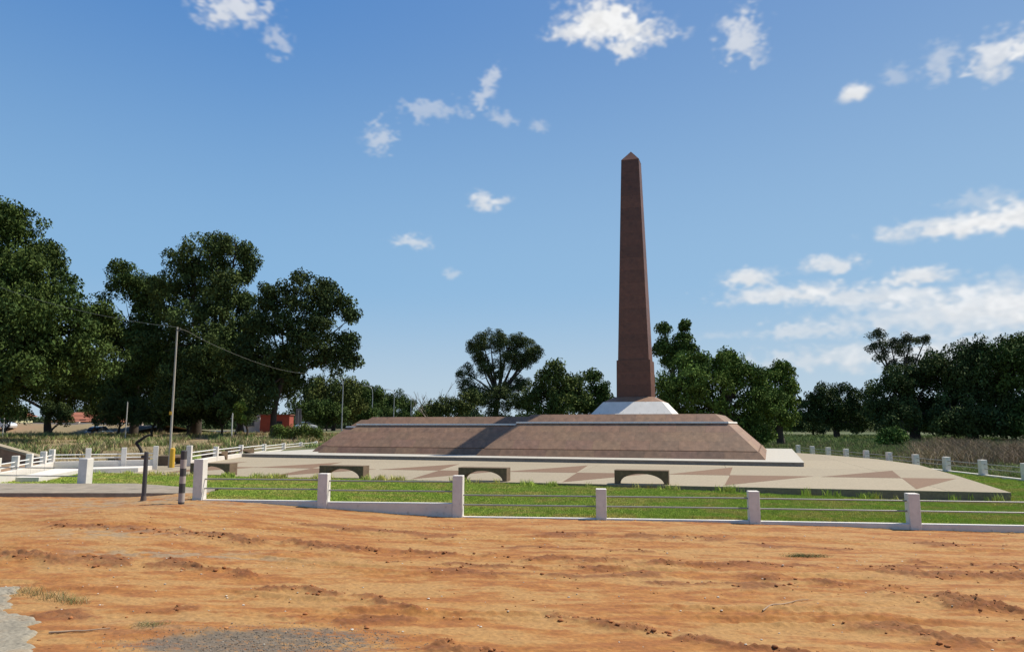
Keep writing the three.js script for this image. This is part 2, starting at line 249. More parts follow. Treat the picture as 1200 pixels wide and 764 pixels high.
{
  const R = rng(77), L = [], P = [];
  const put = (x, z, s, cl) => { if (z < fenceZ(x) + 0.15 || inAsphalt(x, z) > 0.3) return; L.push([x, dirtHeight(x, z) + s * 0.22, z, s * (0.8 + 0.5 * R()), s * (0.7 + 0.4 * R()), s * (0.8 + 0.5 * R()), R() * 6.28, cl]); };
  for (const [x1, z1, x2, z2, w, h] of RIDGES) {
    const n = Math.round(Math.hypot(x2 - x1, z2 - z1) * 100 * (h / 0.05));
    for (let i = 0; i < n; i++) { const t = R() * 1.1 - 0.05, g = (R() + R() + R() - 1.5) * w * 1.7, x = lerp(x1, x2, t) + (R() - 0.5) * 0.3, z = lerp(z1, z2, t) + g; if (n2b(x * 2.1, z * 3) < -0.25) continue; if (ridge(x, z)[1] < 0.25 * R()) continue; const s = 0.004 + 0.020 * Math.pow(R(), 5), k = 0.7 + 0.6 * R(); put(x, z, s, rgb(0.27 * k, 0.10 * k, 0.032 * k)); }
  }
  for (let i = 0; i < 5000; i++) { const d = 4.5 + 9.3 * R(), x = (R() * 2 - 1) * (d * 0.8 + 1.5), z = -d; if (fbm(x * 0.9, z * 2.2, 3) < -0.05 + R() * 0.3) continue; const s = 0.003 + 0.012 * Math.pow(R(), 5), k = 0.7 + 0.7 * R(); put(x, z, s, rgb(0.34 * k, 0.15 * k, 0.05 * k)); }
  scatter('soil_clods', clodGeo(3), std({ roughness: 1 }), L, 'red brown clods of soil strewn over the graded dirt', 'soil');
  for (let i = 0; i < 3800; i++) { const a = R() * 6.28, r = Math.sqrt(-Math.log(1 - R() * 0.95)); const x = -1.95 + Math.cos(a) * r * 0.8, z = -6.1 + Math.sin(a) * r * 0.33; const s = 0.002 + 0.006 * R() * R(), k = 0.6 + 0.8 * R(); P.push([x, dirtHeight(x, z) + s * 0.3, z, s, s * 0.7, s, R() * 6, rgb(0.16 * k, 0.14 * k, 0.115 * k)]); }
  for (let i = 0; i < 420; i++) { const d = 4.5 + 9 * R(), x = (R() * 2 - 1) * d * 0.8, z = -d; if (z < fenceZ(x) + 0.1) continue; const s = 0.005 + 0.012 * R() * R(), k = 0.7 + 0.5 * R(); P.push([x, dirtHeight(x, z) + s * 0.3, z, s, s * 0.7, s, R() * 6, rgb(0.5 * k, 0.44 * k, 0.36 * k)]); }
  scatter('gravel', clodGeo(9), std({ roughness: 0.95 }), P, 'dark gravel spilled on the dirt and pale pebbles around it', 'gravel');
}
// worn asphalt
{
  const NX = 360, NZ = 300, pos = [], uv = [], col = [], idx = [], keep = [];
  for (let j = 0; j <= NZ; j++) for (let i = 0; i <= NX; i++) {
    const x = -11 + 8.4 * i / NX, z = -2.0 - 6.3 * j / NZ, a = inAsphalt(x, z);
    const crack = Math.min(Math.abs(n2(x * 1.1 + 3, z * 1.4)), Math.abs(n2b(x * 0.9, z * 1.2 + 5)) * 1.2), ck = smooth(0.03, 0.0, crack);
    pos.push(x, dirtLevel(x, z) + lerp(-0.035, 0.014, a) + n2(x * 9, z * 9) * 0.0025 + n2b(x * 22, z * 22) * 0.0018 - ck * 0.006, z); uv.push(x / 0.6, z / 0.6); keep.push(a > 0.01);
    const k = (1 + n2b(x * 24, z * 28) * 0.2 + n2(x * 50, z * 55) * 0.18 + fbm(x * 1.2, z * 1.4, 3) * 0.25) * (1 - ck * 0.55), dust = smooth(0.1, 0.5, fbm(x * 2 + 9, z * 2.4, 3)) * 0.5; col.push(lerp(0.30, 0.36, dust) * k, lerp(0.262, 0.25, dust) * k, lerp(0.195, 0.145, dust) * k);
  }
  for (let j = 0; j < NZ; j++) for (let i = 0; i < NX; i++) { const a = j * (NX + 1) + i; if (keep[a] && keep[a + 1] && keep[a + NX + 1] && keep[a + NX + 2]) idx.push(a, a + 1, a + NX + 1, a + 1, a + NX + 2, a + NX + 1); }
  const g = new THREE.BufferGeometry(); g.setAttribute('position', new THREE.Float32BufferAttribute(pos, 3)); g.setAttribute('color', new THREE.Float32BufferAttribute(col, 3)); g.setAttribute('uv', new THREE.Float32BufferAttribute(uv, 2)); g.setIndex(idx); g.computeVertexNormals();
  setting('asphalt', g, std({ vertexColors: true, map: grain, bumpMap: grainBump, bumpScale: 0.004, roughness: 0.95 }));
}
// ---------------------------------------------------------------- mown lawn round the monument
{
  const NX = 230, NZ = 230, pos = [], uv = [], col = [], idx = [];
  for (let j = 0; j <= NZ; j++) for (let i = 0; i <= NX; i++) {
    const x = -17 + 36 * i / NX, t = j / NZ, z0 = x > -6.2 ? fenceZ(x) - 0.05 : lerp(-18.9, fenceZ(-6.2) - 0.05, smooth(-6.6, -6.2, x)), z = lerp(z0, -46, Math.pow(t, 1.6));
    pos.push(x, lawnLevel(x, z), z); uv.push(x / 1.1, z / 1.1);
    const a = fbm(x * 0.5, z * 0.7, 4), k = 1 + n2(x * 6, z * 6) * 0.12, y = smooth(0.0, 0.5, a);
    col.push(lerp(0.19, 0.25, y) * k, lerp(0.25, 0.27, y) * k, lerp(0.025, 0.055, y) * k);
  }
  for (let j = 0; j < NZ; j++) for (let i = 0; i < NX; i++) { const a = j * (NX + 1) + i; idx.push(a, a + 1, a + NX + 1, a + 1, a + NX + 2, a + NX + 1); }
  const g = new THREE.BufferGeometry(); g.setAttribute('position', new THREE.Float32BufferAttribute(pos, 3)); g.setAttribute('color', new THREE.Float32BufferAttribute(col, 3)); g.setAttribute('uv', new THREE.Float32BufferAttribute(uv, 2)); g.setIndex(idx); g.computeVertexNormals();
  setting('lawn', g, std({ vertexColors: true, map: grain, roughness: 1 }));
}
function tuftGeo(seed, n, h, spread, lean, w) {   // n bent blades
  const R = rng(seed), pos = [], idx = [];
  for (let i = 0; i < n; i++) {
    const a = R() * 6.28, r = spread * Math.sqrt(R()), bx = Math.cos(a) * r, bz = Math.sin(a) * r, hh = h * (0.55 + 0.6 * R()), la = R() * 6.28, l = hh * lean * (0.3 + R()), t = R() * 6.28, wx = Math.cos(t) * w / 2, wz = Math.sin(t) * w / 2, k = pos.length / 3;
    pos.push(bx - wx, 0, bz - wz, bx + wx, 0, bz + wz, bx + wx * 0.8 + Math.cos(la) * l * 0.35, hh * 0.6, bz + wz * 0.8 + Math.sin(la) * l * 0.35, bx - wx * 0.8 + Math.cos(la) * l * 0.35, hh * 0.6, bz - wz * 0.8 + Math.sin(la) * l * 0.35, bx + Math.cos(la) * l, hh, bz + Math.sin(la) * l);
    idx.push(k, k + 1, k + 2, k, k + 2, k + 3, k + 3, k + 2, k + 4);
  }
  const g = new THREE.BufferGeometry(); g.setAttribute('position', new THREE.Float32BufferAttribute(pos, 3)); g.setIndex(idx); g.computeVertexNormals(); return g;
}
const bladeMat = std({ side: THREE.DoubleSide, roughness: 0.9 });

// ---------------------------------------------------------------- monument: local frame turned 14.5 degrees, origin under the obelisk
const PA = 14.5 * Math.PI / 180, MA = 19 * Math.PI / 180, MX = 6.16, MZ = -38.5;
const mw = (x, z) => [MX + x * Math.cos(PA) - z * Math.sin(PA), MZ + x * Math.sin(PA) + z * Math.cos(PA)];
const toLocal = (X, Z) => { const dx = X - MX, dz = Z - MZ; return [dx * Math.cos(PA) + dz * Math.sin(PA), -dx * Math.sin(PA) + dz * Math.cos(PA)]; };
const PLAT = [[10.6, 18.6], [11.3, 12], [11.8, 6], [11.3, 1], [9.6, -4], [7, -9], [2, -14], [-10, -14], [-17, -9], [-19.2, -2], [-19.3, 5], [-18.6, 10], [-17.5, 15.2], [-16.0, 18.4]];
function inPoly(P, x, y) { let c = false; for (let i = 0, j = P.length - 1; i < P.length; j = i++) if ((P[i][1] > y) !== (P[j][1] > y) && x < (P[j][0] - P[i][0]) * (y - P[i][1]) / (P[j][1] - P[i][1]) + P[i][0]) c = !c; return c; }
const YP = 0.1, YQ = 0.26;
// grass of the lawn
{
  const R = rng(123), L = [], T = [];
  const grassCol = (x, z) => { const y = smooth(-0.15, 0.45, fbm(x * 0.5, z * 0.7, 4) + 0.3 * n2b(x * 2.3, z * 2.9)), k = 0.72 + 0.56 * R(); return rgb(lerp(0.34, 0.47, y) * k, lerp(0.43, 0.43, y) * k, lerp(0.06, 0.11, y) * k); };
  for (let i = 0; i < 130000; i++) {
    const x = -12 + 26 * R(), z = fenceZ(x) - 0.12 - Math.pow(R(), 1.25) * 8.5; if (x < -6.6 && z > -19.1) continue;
    const [lx, lz] = toLocal(x, z); if (inPoly(PLAT, lx, lz)) continue;
    const s = 0.7 + 0.6 * R(); L.push([x, lawnLevel(x, z) - 0.004, z, s, s * (0.75 + 0.5 * R()), s, R() * 6.28, grassCol(x, z)]);
  }
  for (let i = 0; i < 26000; i++) { const x = 11 + 6.2 * R(), z = -15 - 27 * R(); const [lx, lz] = toLocal(x, z); if (inPoly(PLAT, lx, lz)) continue; const s = 0.9 + 0.8 * R(); L.push([x, lawnLevel(x, z) - 0.004, z, s * 1.5, s, s * 1.5, R() * 6.28, grassCol(x, z)]); }
  for (let i = 0; i < 6000; i++) { const x = -16 + 6 * R(), z = -19.4 - 6.5 * R(); const [lx, lz] = toLocal(x, z); if (inPoly(PLAT, lx, lz)) continue; const s = 0.9 + 0.8 * R(); L.push([x, lawnLevel(x, z) - 0.004, z, s * 1.5, s, s * 1.5, R() * 6.28, grassCol(x, z)]); }
  scatter('lawn_grass', tuftGeo(5, 9, 0.045, 0.05, 0.7, 0.009), bladeMat, L, 'short green grass of the lawn behind the low white fence', 'grass');
  for (let i = 0; i < 1500; i++) {                         // longer tufts left by the mower along the edge of the paving
    const lx = -15.8 + 26.6 * R(), c = n2(lx * 0.8, 4.4) + n2(lx * 2.6, 9.9) * 0.6; if (c < 0.1 + 0.5 * R()) continue; const [x, z] = mw(lx, 18.62 + R() * 0.28); const s = 0.6 + 0.9 * R(); T.push([x, lawnLevel(x, z) - 0.01, z, s, s * (lx > 3 ? 1.2 : 1), s, R() * 6.28, grassCol(x, z)]);
  }
  scatter('tall_grass', tuftGeo(8, 9, 0.17, 0.07, 0.6, 0.012), bladeMat, T, 'longer green grass along the edge of the paved platform', 'grass');
}
const stoneMats = [1, 0.95, 1.05, 0.98, 1.03, 0.92].map((k, i) => std({ color: rgb(0.335 * k, (0.198 + 0.006 * (i % 3 - 1)) * k, (0.119 + 0.005 * (i % 2)) * k), map: rep(stoneMap, 0.45), roughness: 0.62, bumpMap: grainBump, bumpScale: 0.002 }));
const courseMats = [1, 0.88, 1.12, 0.95, 1.06, 0.82].map((k, i) => std({ color: rgb(0.30 * k, (0.176 + 0.006 * (i % 3 - 1)) * k, (0.104 + 0.005 * (i % 2)) * k), map: rep(stoneMap, 0.45), roughness: 0.62, bumpMap: grainBump, bumpScale: 0.002 }));
const obMats = [1, 0.88, 1.12].map((k) => std({ color: rgb(0.18 * k, 0.07 * k, 0.038 * k), map: rep(stoneMap, 0.5), roughness: 0.55 }));
const jointMat = std({ color: rgb(0.17, 0.11, 0.08), roughness: 1 });
const whiteMat = std({ color: rgb(0.80, 0.775, 0.72), map: rep(paintMap, 0.5), roughness: 0.7 });
const creamMats = [1, 0.95, 1.04, 0.98].map((k) => std({ color: rgb(0.375 * k, 0.31 * k, 0.212 * k), map: rep(grain, 0.8), roughness: 0.9, bumpMap: grainBump, bumpScale: 0.002 }));
const tanMats = [1, 0.93, 1.06].map((k) => std({ color: rgb(0.215 * k, 0.125 * k, 0.07 * k), map: rep(grain, 0.8), roughness: 0.9 }));
const concrete = std({ color: rgb(0.21, 0.145, 0.09), map: rep(stoneMap, 0.9), roughness: 0.95, bumpMap: grainBump, bumpScale: 0.004 });
function prism(poly, y0, y1) {             // polygon in x,z extruded in y
  const s = new THREE.Shape(poly.map(([x, z]) => new THREE.Vector2(x, -z)));
  return worldUV(new THREE.ExtrudeGeometry(s, { depth: y1 - y0, bevelEnabled: false }).rotateX(-Math.PI / 2).translate(0, y0, 0));
}
function clip(poly, a, b, c) {             // keep a*x + b*z <= c
  const out = []; for (let i = 0; i < poly.length; i++) { const p = poly[i], q = poly[(i + 1) % poly.length], fp = a * p[0] + b * p[1] - c, fq = a * q[0] + b * q[1] - c; if (fp <= 0) out.push(p); if ((fp < 0) !== (fq < 0)) { const t = fp / (fp - fq); out.push([lerp(p[0], q[0], t), lerp(p[1], q[1], t)]); } } return out;
}
// paved platform with cream panels and brown star points
{
  const p = new THREE.Group(); p.name = 'paved_platform'; p.position.set(MX, 0, MZ); p.rotation.y = -PA; p.userData.kind = 'structure'; scene.add(p);
  mesh('platform_base', prism(PLAT, -0.35, YP - 0.012), std({ color: rgb(0.24, 0.195, 0.14), map: rep(grain, 0.7), roughness: 1 }), p);
  const xs = [-30, -15.0, -10.1, -5.3, -0.45, 4.35, 9.3, 30], zs = [-30, -8.6, -4, 3, 9.6, 14.1, 30];
  const inset = PLAT.map(([x, z]) => [x, z]); let k = 0; const R = rng(8);
  for (let i = 0; i < xs.length - 1; i++) for (let j = 0; j < zs.length - 1; j++) {
    let q = inset; const g = 0.006; q = clip(q, 1, 0, xs[i + 1] - g); if (q.length > 2) q = clip(q, -1, 0, -xs[i] - g); if (q.length > 2) q = clip(q, 0, 1, zs[j + 1] - g); if (q.length > 2) q = clip(q, 0, -1, -zs[j] - g);
    if (q.length < 3) continue; mesh('cream_panel', prism(q, YP - 0.014, YP), creamMats[Math.floor(R() * 4)], p);
  }
  const bow = [[-0.82, 9.6, -0.23, 18.1, -2.99, 1.95], [4.61, 9.5, 4.11, 18.1, 2.45, 6.85], [9.9, 10.2, 8.7, 18.1, 7.05, 10.8], [-6.0, 9.9, -4.75, 18.1, -7.6, -3.2], [-11.2, 9.9, -9.4, 18.1, -12.6, -7.8], [-15.4, 10.4, -13.7, 18.0, -16.6, -12.6]];
  for (const [tx, tz, bx, bz, l, r] of bow) {
    const mid = [lerp(tx, bx, 0.5), 14.1];
    mesh('brown_panel', prism([[l, 14.05], [mid[0], 14.05], [tx, tz]], YP - 0.008, YP + 0.004), tanMats[k++ % 3], p);
    mesh('brown_panel', prism([[mid[0] + 0.02, 13.97], [bx, bz], [r, 13.9]], YP - 0.008, YP + 0.004), tanMats[k++ % 3], p);
  }
}
// sloping stone terrace
function slab(parent, q, mat, t) {          // q: BL, BR, TR, TL as Vector3; a stone of thickness t behind the face
  const n = new THREE.Vector3().subVectors(q[1], q[0]).cross(new THREE.Vector3().subVectors(q[3], q[0])).normalize(), b = q.map((v) => v.clone().addScaledVector(n, -t));
  const pos = [], uv = [], e = new THREE.Vector3().subVectors(q[1], q[0]).normalize(), up = new THREE.Vector3().crossVectors(n, e);
  const put = (...v) => { for (const w of v) { pos.push(w.x, w.y, w.z); uv.push(w.dot(e) + w.dot(n) * 0.7, w.dot(up)); } };
  put(q[0], q[1], q[2], q[0], q[2], q[3]);
  for (let i = 0; i < 4; i++) { const j = (i + 1) % 4; put(q[i], b[i], b[j], q[i], b[j], q[j]); }
  const g = new THREE.BufferGeometry(); g.setAttribute('position', new THREE.Float32BufferAttribute(pos, 3)); g.setAttribute('uv', new THREE.Float32BufferAttribute(uv, 2)); g.computeVertexNormals();
  return mesh('stone_slab', g, mat, parent);
}
const RS = rng(31);
function faceTiles(parent, A, B, C, D, rows, w, mats, gap = 0.004, t = 0.05) {
  const L = A.distanceTo(B), e = new THREE.Vector3().subVectors(B, A).normalize();
  const dC = new THREE.Vector3().subVectors(C, A).dot(e), dD = new THREE.Vector3().subVectors(D, A).dot(e), foot = D.clone().addScaledVector(e, -dD), rise = new THREE.Vector3().subVectors(foot, A);
  const P = (s, v) => A.clone().addScaledVector(e, s).addScaledVector(rise, v);
  for (let r = 0; r < rows; r++) {
    const g = gap / rise.length() / 2, v0 = r / rows + (r ? g : 0), v1 = (r + 1) / rows - (r < rows - 1 ? g : 0);
    const l0 = dD * v0, l1 = dD * v1, r0 = lerp(L, dC, v0), r1 = lerp(L, dC, v1);
    const cut = []; for (let s = (r % 2 ? 0.5 : 1) * w * (0.9 + 0.2 * RS()); s < L; s += w) if (s > Math.max(l0, l1) + 0.3 * w && s < Math.min(r0, r1) - 0.3 * w) cut.push(s);
    const xs0 = [l0, ...cut, r0], xs1 = [l1, ...cut, r1];
    for (let i = 0; i < xs0.length - 1; i++) {
      const gl = i ? gap / 2 : 0, gr = i < xs0.length - 2 ? gap / 2 : 0;
      slab(parent, [P(xs0[i] + gl, v0), P(xs0[i + 1] - gr, v0), P(xs1[i + 1] - gr, v1), P(xs1[i] + gl, v1)], mats[Math.floor(RS() * mats.length)], t);
    }
  }
}
function ring(parent, x0, x1, zf, zb, y0, y1, run, rows, w, mats, sides = 'flrb') {    // four sloping faces of a course, inset by run at its top
  const V = (x, y, z) => new THREE.Vector3(x, y, z);
  const b = [V(x0, y0, zf), V(x1, y0, zf), V(x1, y0, zb), V(x0, y0, zb)], t = [V(x0 + run, y1, zf - run), V(x1 - run, y1, zf - run), V(x1 - run, y1, zb + run), V(x0 + run, y1, zb + run)];
  if (sides.includes('f')) faceTiles(parent, b[0], b[1], t[1], t[0], rows, w, mats);
  if (sides.includes('r')) faceTiles(parent, b[1], b[2], t[2], t[1], rows, w, mats);
  if (sides.includes('b')) faceTiles(parent, b[2], b[3], t[3], t[2], rows, w, mats);
  if (sides.includes('l')) faceTiles(parent, b[3], b[0], t[0], t[3], rows, w, mats);
}
function frustum(x0, x1, zf, zb, y0, y1, run) {
  const g = new THREE.BoxGeometry(1, 1, 1).toNonIndexed(), p = g.attributes.position;
  for (let i = 0; i < p.count; i++) { const top = p.getY(i) > 0, d = top ? run : 0; p.setXYZ(i, p.getX(i) > 0 ? x1 - d : x0 + d, top ? y1 : y0, p.getZ(i) > 0 ? zf - d : zb + d); }
  g.computeVertexNormals(); return worldUV(g);
}
function terrace(name, label, x0, x1, zf, zb, top, sides) {
  const t = thing(name, label, 'monument base', [MX, 0, MZ], -MA);
  const yl = top - 0.41, s = 0.04, k = 1.05;
  mesh('core', frustum(x0 + s, x1 - s, zf - s, zb + s, YQ + 0.002, YQ + 0.3, 0.28), jointMat, t);
  ring(t, x0, x1, zf, zb, YQ + 0.004, YQ + 0.3, 0.24, 1, 1.1, courseMats, sides);
  const r0 = 0.3, run = (yl - YQ - 0.32) * k;
  mesh('core', frustum(x0 + r0 + s, x1 - r0 - s, zf - r0 - s, zb + r0 + s, YQ + 0.3, yl - 0.002, run), jointMat, t);
  ring(t, x0 + r0, x1 - r0, zf - r0, zb + r0, YQ + 0.325, yl - 0.005, run, 3, 1.25, stoneMats, sides);
  const r1 = r0 + run;
  mesh('ledge', frustum(x0 + r1 - 0.06, x1 - r1 + 0.06, zf - r1 + 0.06, zb + r1 - 0.06, yl, yl + 0.07, 0.02), whiteMat, t);
  const r2 = r1 + 0.12;
  mesh('core', frustum(x0 + r2 + s, x1 - r2 - s, zf - r2 - s, zb + r2 + s, yl + 0.07, top - 0.04, 0.4), jointMat, t);
  ring(t, x0 + r2, x1 - r2, zf - r2, zb + r2, yl + 0.074, top, 0.42, 1, 1.35, courseMats, sides);
  const r3 = r2 + 0.43, nx = Math.round((x1 - x0 - 2 * r3) / 1.4), nz = Math.round((zf - zb - 2 * r3) / 1.4);   // paving on top
  for (let i = 0; i < nx; i++) for (let j = 0; j < nz; j++) { const wx = (x1 - x0 - 2 * r3) / nx, wz = (zf - zb - 2 * r3) / nz; mesh('stone_slab', box(wx - 0.008, 0.05, wz - 0.008, x0 + r3 + (i + 0.5) * wx, top - 0.02, zb + r3 + (j + 0.5) * wz), stoneMats[(i * 3 + j * 5) % 6], t); }
  return t;
}
{
  const plate = thing('white_base_slab', 'long low white slab under the brown stone terrace', 'slab', [MX, 0, MZ], -MA);
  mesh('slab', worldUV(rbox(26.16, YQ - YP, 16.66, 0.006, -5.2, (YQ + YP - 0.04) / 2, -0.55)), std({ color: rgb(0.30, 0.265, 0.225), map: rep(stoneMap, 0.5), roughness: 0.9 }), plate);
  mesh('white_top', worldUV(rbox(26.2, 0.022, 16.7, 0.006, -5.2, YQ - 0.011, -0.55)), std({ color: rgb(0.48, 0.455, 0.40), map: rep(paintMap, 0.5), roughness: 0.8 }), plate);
}
terrace('obelisk_terrace', 'taller brown stone terrace with sloping sides carrying the obelisk', -6.15, 6.5, 6.2, -6.1, 2.15, 'flrb');
terrace('wing_terrace', 'lower brown stone terrace wing with sloping sides beside the obelisk terrace', -15.0, 0, 5.6, -5.2, 2.06, 'flb');
terrace('end_terrace', 'short shaded terrace step at the far end of the wing terrace', -16.2, -6, 4.3, -4.2, 1.93, 'flb');
// obelisk
{
  const o = thing('obelisk', 'tall red brown stone obelisk with pointed tip on a white stepped foot', 'obelisk', [MX + 0.27, 2.155, MZ], -17.5 * Math.PI / 180);
  const B = 2.155, fr = (h0, h1, y0, y1) => frustum(-h0, h0, h0, -h0, y0 - B, y1 - B, h0 - h1);
  mesh('white_foot', fr(2.02, 1.46, B, 2.80), whiteMat, o);
  mesh('stone_foot', fr(1.44, 0.96, 2.803, 3.06), stoneMats[0], o);
  mesh('core', fr(0.80, 0.42, 3.06, 15.64), jointMat, o);
  const R = rng(6);
  let y = 3.063; const baseH = [0.62, 0.66, 0.6];
  for (const h of baseH) { const f = (v) => lerp(0.875, 0.85, (v - 3.06) / 1.9); mesh('stone_course', fr(f(y), f(y + h), y, y + h - 0.005), obMats[Math.floor(R() * 3)], o); y += h; }
  const f = (v) => lerp(0.785, 0.465, (v - 4.95) / (15.68 - 4.95)), n = 16, hh = (15.68 - y) / n;
  for (let i = 0; i < n; i++) { mesh('stone_course', fr(f(y), f(y + hh), y, y + hh - 0.004), obMats[Math.floor(R() * 3)], o); y += hh; }
  mesh('pointed_cap', fr(0.475, 0.004, 15.68, 16.28), obMats[1], o);
}
// arched concrete benches on the platform
{
  const shp = (w) => { const h = 0.355, s = new THREE.Shape(), l = 0.11; s.moveTo(-w / 2, 0); s.lineTo(-w / 2, h); s.lineTo(w / 2, h); s.lineTo(w / 2, 0); s.lineTo(w / 2 - l, 0); s.absellipse(0, 0, w / 2 - l, h - 0.075, 0, Math.PI, false, 0); s.lineTo(-w / 2, 0); return s; };
  const g = worldUV(new THREE.ExtrudeGeometry(shp(1.42), { depth: 0.40, bevelEnabled: true, bevelSize: 0.008, bevelThickness: 0.008, bevelSegments: 1, curveSegments: 20 }).translate(0, 0, -0.2));
  const spots = [[1.97, 18.2, 0, 'arched concrete bench on the platform edge in front of the obelisk'], [-2.5, 18.1, 0, 'arched concrete bench on the platform edge before the shadowed joint of the two terraces'], [-6.85, 18.2, 0, 'arched concrete bench on the platform edge in front of the wing terrace'], [-11.5, 18.0, 0, 'arched concrete bench on the platform edge behind the gate pillar'],
    [-17.1, 15.3, 1.35, 'arched concrete bench seen end on beside the white entrance wall'], [-16.9, 13.2, 1.75, 'arched concrete bench seen end on near the yellow bollard'], [-18.6, 6.3, 1.3, 'small far concrete bench left of the white slab'], [-17.6, 9.6, 1.65, 'small far concrete bench at the corner of the white slab']];
  for (const [x, z, r, label] of spots) {
    const [X, Z] = mw(x, z), t = thing('arched_bench', label, 'bench', [X, YP + 0.01, Z], -PA + r, 'arched concrete benches');
    mesh('bench_block', g, concrete, t);
  }
}
// ---------------------------------------------------------------- fences
const postMat = std({ color: rgb(0.76, 0.72, 0.67), map: rep(paintMap, 1.3), roughness: 0.75 });
const kerbMat = std({ color: rgb(0.72, 0.68, 0.63), map: rep(paintMap, 0.6), roughness: 0.8 });
const railMat = std({ color: rgb(0.26, 0.25, 0.24), roughness: 0.5, metalness: 0.3 });
const whiteRail = std({ color: rgb(0.72, 0.71, 0.69), roughness: 0.6 });
function bar(a, b, r, seg = 8) { const d = new THREE.Vector3().subVectors(b, a), g = new THREE.CylinderGeometry(r, r, d.length(), seg).translate(0, d.length() / 2, 0); g.applyQuaternion(new THREE.Quaternion().setFromUnitVectors(new THREE.Vector3(0, 1, 0), d.clone().normalize())); return g.translate(a.x, a.y, a.z); }
function postGeo(w, h) { const g = worldUV(mergeGeometries([rbox(w, h + 0.25, w, 0.012, 0, h / 2 - 0.125, 0)])); return g; }
function fence(name, label, posts, { rails, railR = 0.014, railMaterial = railMat, kerb, w = 0.19, group }) {
  // posts: [x, base level, z, height, kerbTop (level of the kerb to the next post), skip]
  const t = thing(name, label, 'fence', [posts[0][0], 0, posts[0][2]], 0, group), ox = posts[0][0], oz = posts[0][2];
  posts.forEach(([x, y, z, h, kt, dn], i) => {
    const n = posts[Math.min(i + 1, posts.length - 1)], p = posts[Math.max(i - 1, 0)], ang = Math.atan2(-(n[2] - p[2]), n[0] - p[0]);
    const m = mesh('post', postGeo(w, h), postMat, t); m.position.set(x - ox, y, z - oz); m.rotation.set(0.006 * Math.sin(i * 5.3), ang + (dn || 0) + 0.02 * Math.sin(i * 3.1), 0.006 * Math.cos(i * 7.7));
    if (i === posts.length - 1) return;
    const a = new THREE.Vector3(x - ox, 0, z - oz), b = new THREE.Vector3(n[0] - ox, 0, n[2] - oz), L = a.distanceTo(b), yaw = Math.atan2(-(b.z - a.z), b.x - a.x), [ka, kb] = Array.isArray(kt) ? kt : [kt, kt];
    if (kerb) {
      const g = rbox(L - w + 0.006, kerb, 0.15, 0.012), q = g.attributes.position; for (let k = 0; k < q.count; k++) q.setY(k, q.getY(k) - kerb / 2 + lerp(ka, kb, q.getX(k) / L + 0.5));
      g.computeVertexNormals(); worldUV(g); const m2 = mesh('kerb', g, kerbMat, t); m2.position.set((a.x + b.x) / 2, 0, (a.z + b.z) / 2); m2.rotation.y = yaw;
    }
    for (const rh of rails) { const A = a.clone(), C = b.clone(); A.y = ka + rh; C.y = kb + rh; const d = new THREE.Vector3().subVectors(C, A).setY(0).normalize().multiplyScalar(w / 2 - 0.02); mesh('rail', bar(A.add(d), C.sub(d), railR), railMaterial, t); }
  });
  return t;
}
{
  const P = (x, y, h, kt) => [x, y, fenceZ(x), h, kt];
  fence('front_fence', 'low fence of white posts and two dark rails between the red dirt and the lawn', [
    P(-6.02, 0.28, 0.75, 0.265), P(-3.56, 0.22, 0.555, 0.25), P(-1.0, 0.0, 0.755, [0.012, 0.01]), P(1.62, 0.0, 0.535, [0.01, 0.005]), P(4.3, -0.02, 0.54, [0.0, -0.01]), P(6.98, -0.06, 0.565, [-0.01, -0.02]), P(9.66, -0.1, 0.58, -0.02), P(12.3, -0.1, 0.58, -0.02)],
    { rails: [0.21, 0.385], kerb: 0.34 });
  const Q = (x, y, z, h, kt, dn) => [x, y, z, h, kt, dn];
  fence('entrance_fence', 'short fence of white pillar and two dark rails beside the concrete driveway', [Q(-10.75, 0.2, -19.0, 0.64, 0.2), Q(-13.4, 0.2, -19.35, 0.6, 0.2), Q(-16.4, 0.2, -19.6, 0.6, 0.2)], { rails: [0.2, 0.4], kerb: 0.12, w: 0.24 });
  fence('white_rail_fence', 'fence of white posts, white rails and low white wall around the entrance lawn', [Q(-13.75, 0.2, -20.1, 0.6, 0.4), Q(-14.25, 0.2, -21.6, 0.6, 0.41), Q(-14.75, 0.2, -23.0, 0.6, 0.42), Q(-15.2, 0.2, -24.4, 0.62, 0.43), Q(-15.6, 0.2, -25.5, 0.65, 0.44, 0.6), Q(-14.65, 0.2, -26.0, 0.67, 0.44), Q(-13.68, 0.2, -26.5, 0.68, 0.44), Q(-12.78, 0.18, -26.95, 0.74, 0.44)],
    { rails: [0.1, 0.22], railMaterial: whiteRail, railR: 0.016, kerb: 0.4, w: 0.17 });
  fence('back_fence', 'far fence of white posts and pale rails running behind the wing terrace', [Q(-12.45, 0.16, -29.0, 0.72, 0.3), Q(-13.0, 0.12, -33.0, 0.6, 0.28), Q(-13.35, 0.08, -37.0, 0.6, 0.25), Q(-13.6, 0.02, -41.2, 0.6, 0.2), Q(-13.75, -0.03, -45.2, 0.6, 0.15), Q(-13.85, -0.08, -49.2, 0.6, 0.12), Q(-13.9, -0.1, -53.2, 0.6, 0.1)],
    { rails: [0.15, 0.3], railMaterial: whiteRail, railR: 0.02, kerb: 0.3, w: 0.19 });
  const rp = []; for (let i = -3; i < 10; i++) { const t = i / 7; rp.push(Q(16.7 + 0.08 * i, -0.12, -24.5 - 2.36 * i, 0.56, -0.07)); }
  fence('side_fence', 'low fence of white posts and thin wires beside the weedy meadow', rp, { rails: [0.2, 0.36], kerb: 0.12, w: 0.22 });
}
// white painted walkway inside the white rail fence
setting('white_walkway', prism([[-13.75, -20.9], [-15.3, -25.35], [-12.75, -26.7], [-12.6, -25.4], [-14.0, -24.6], [-13.1, -20.9]], -0.1, 0.238), kerbMat);
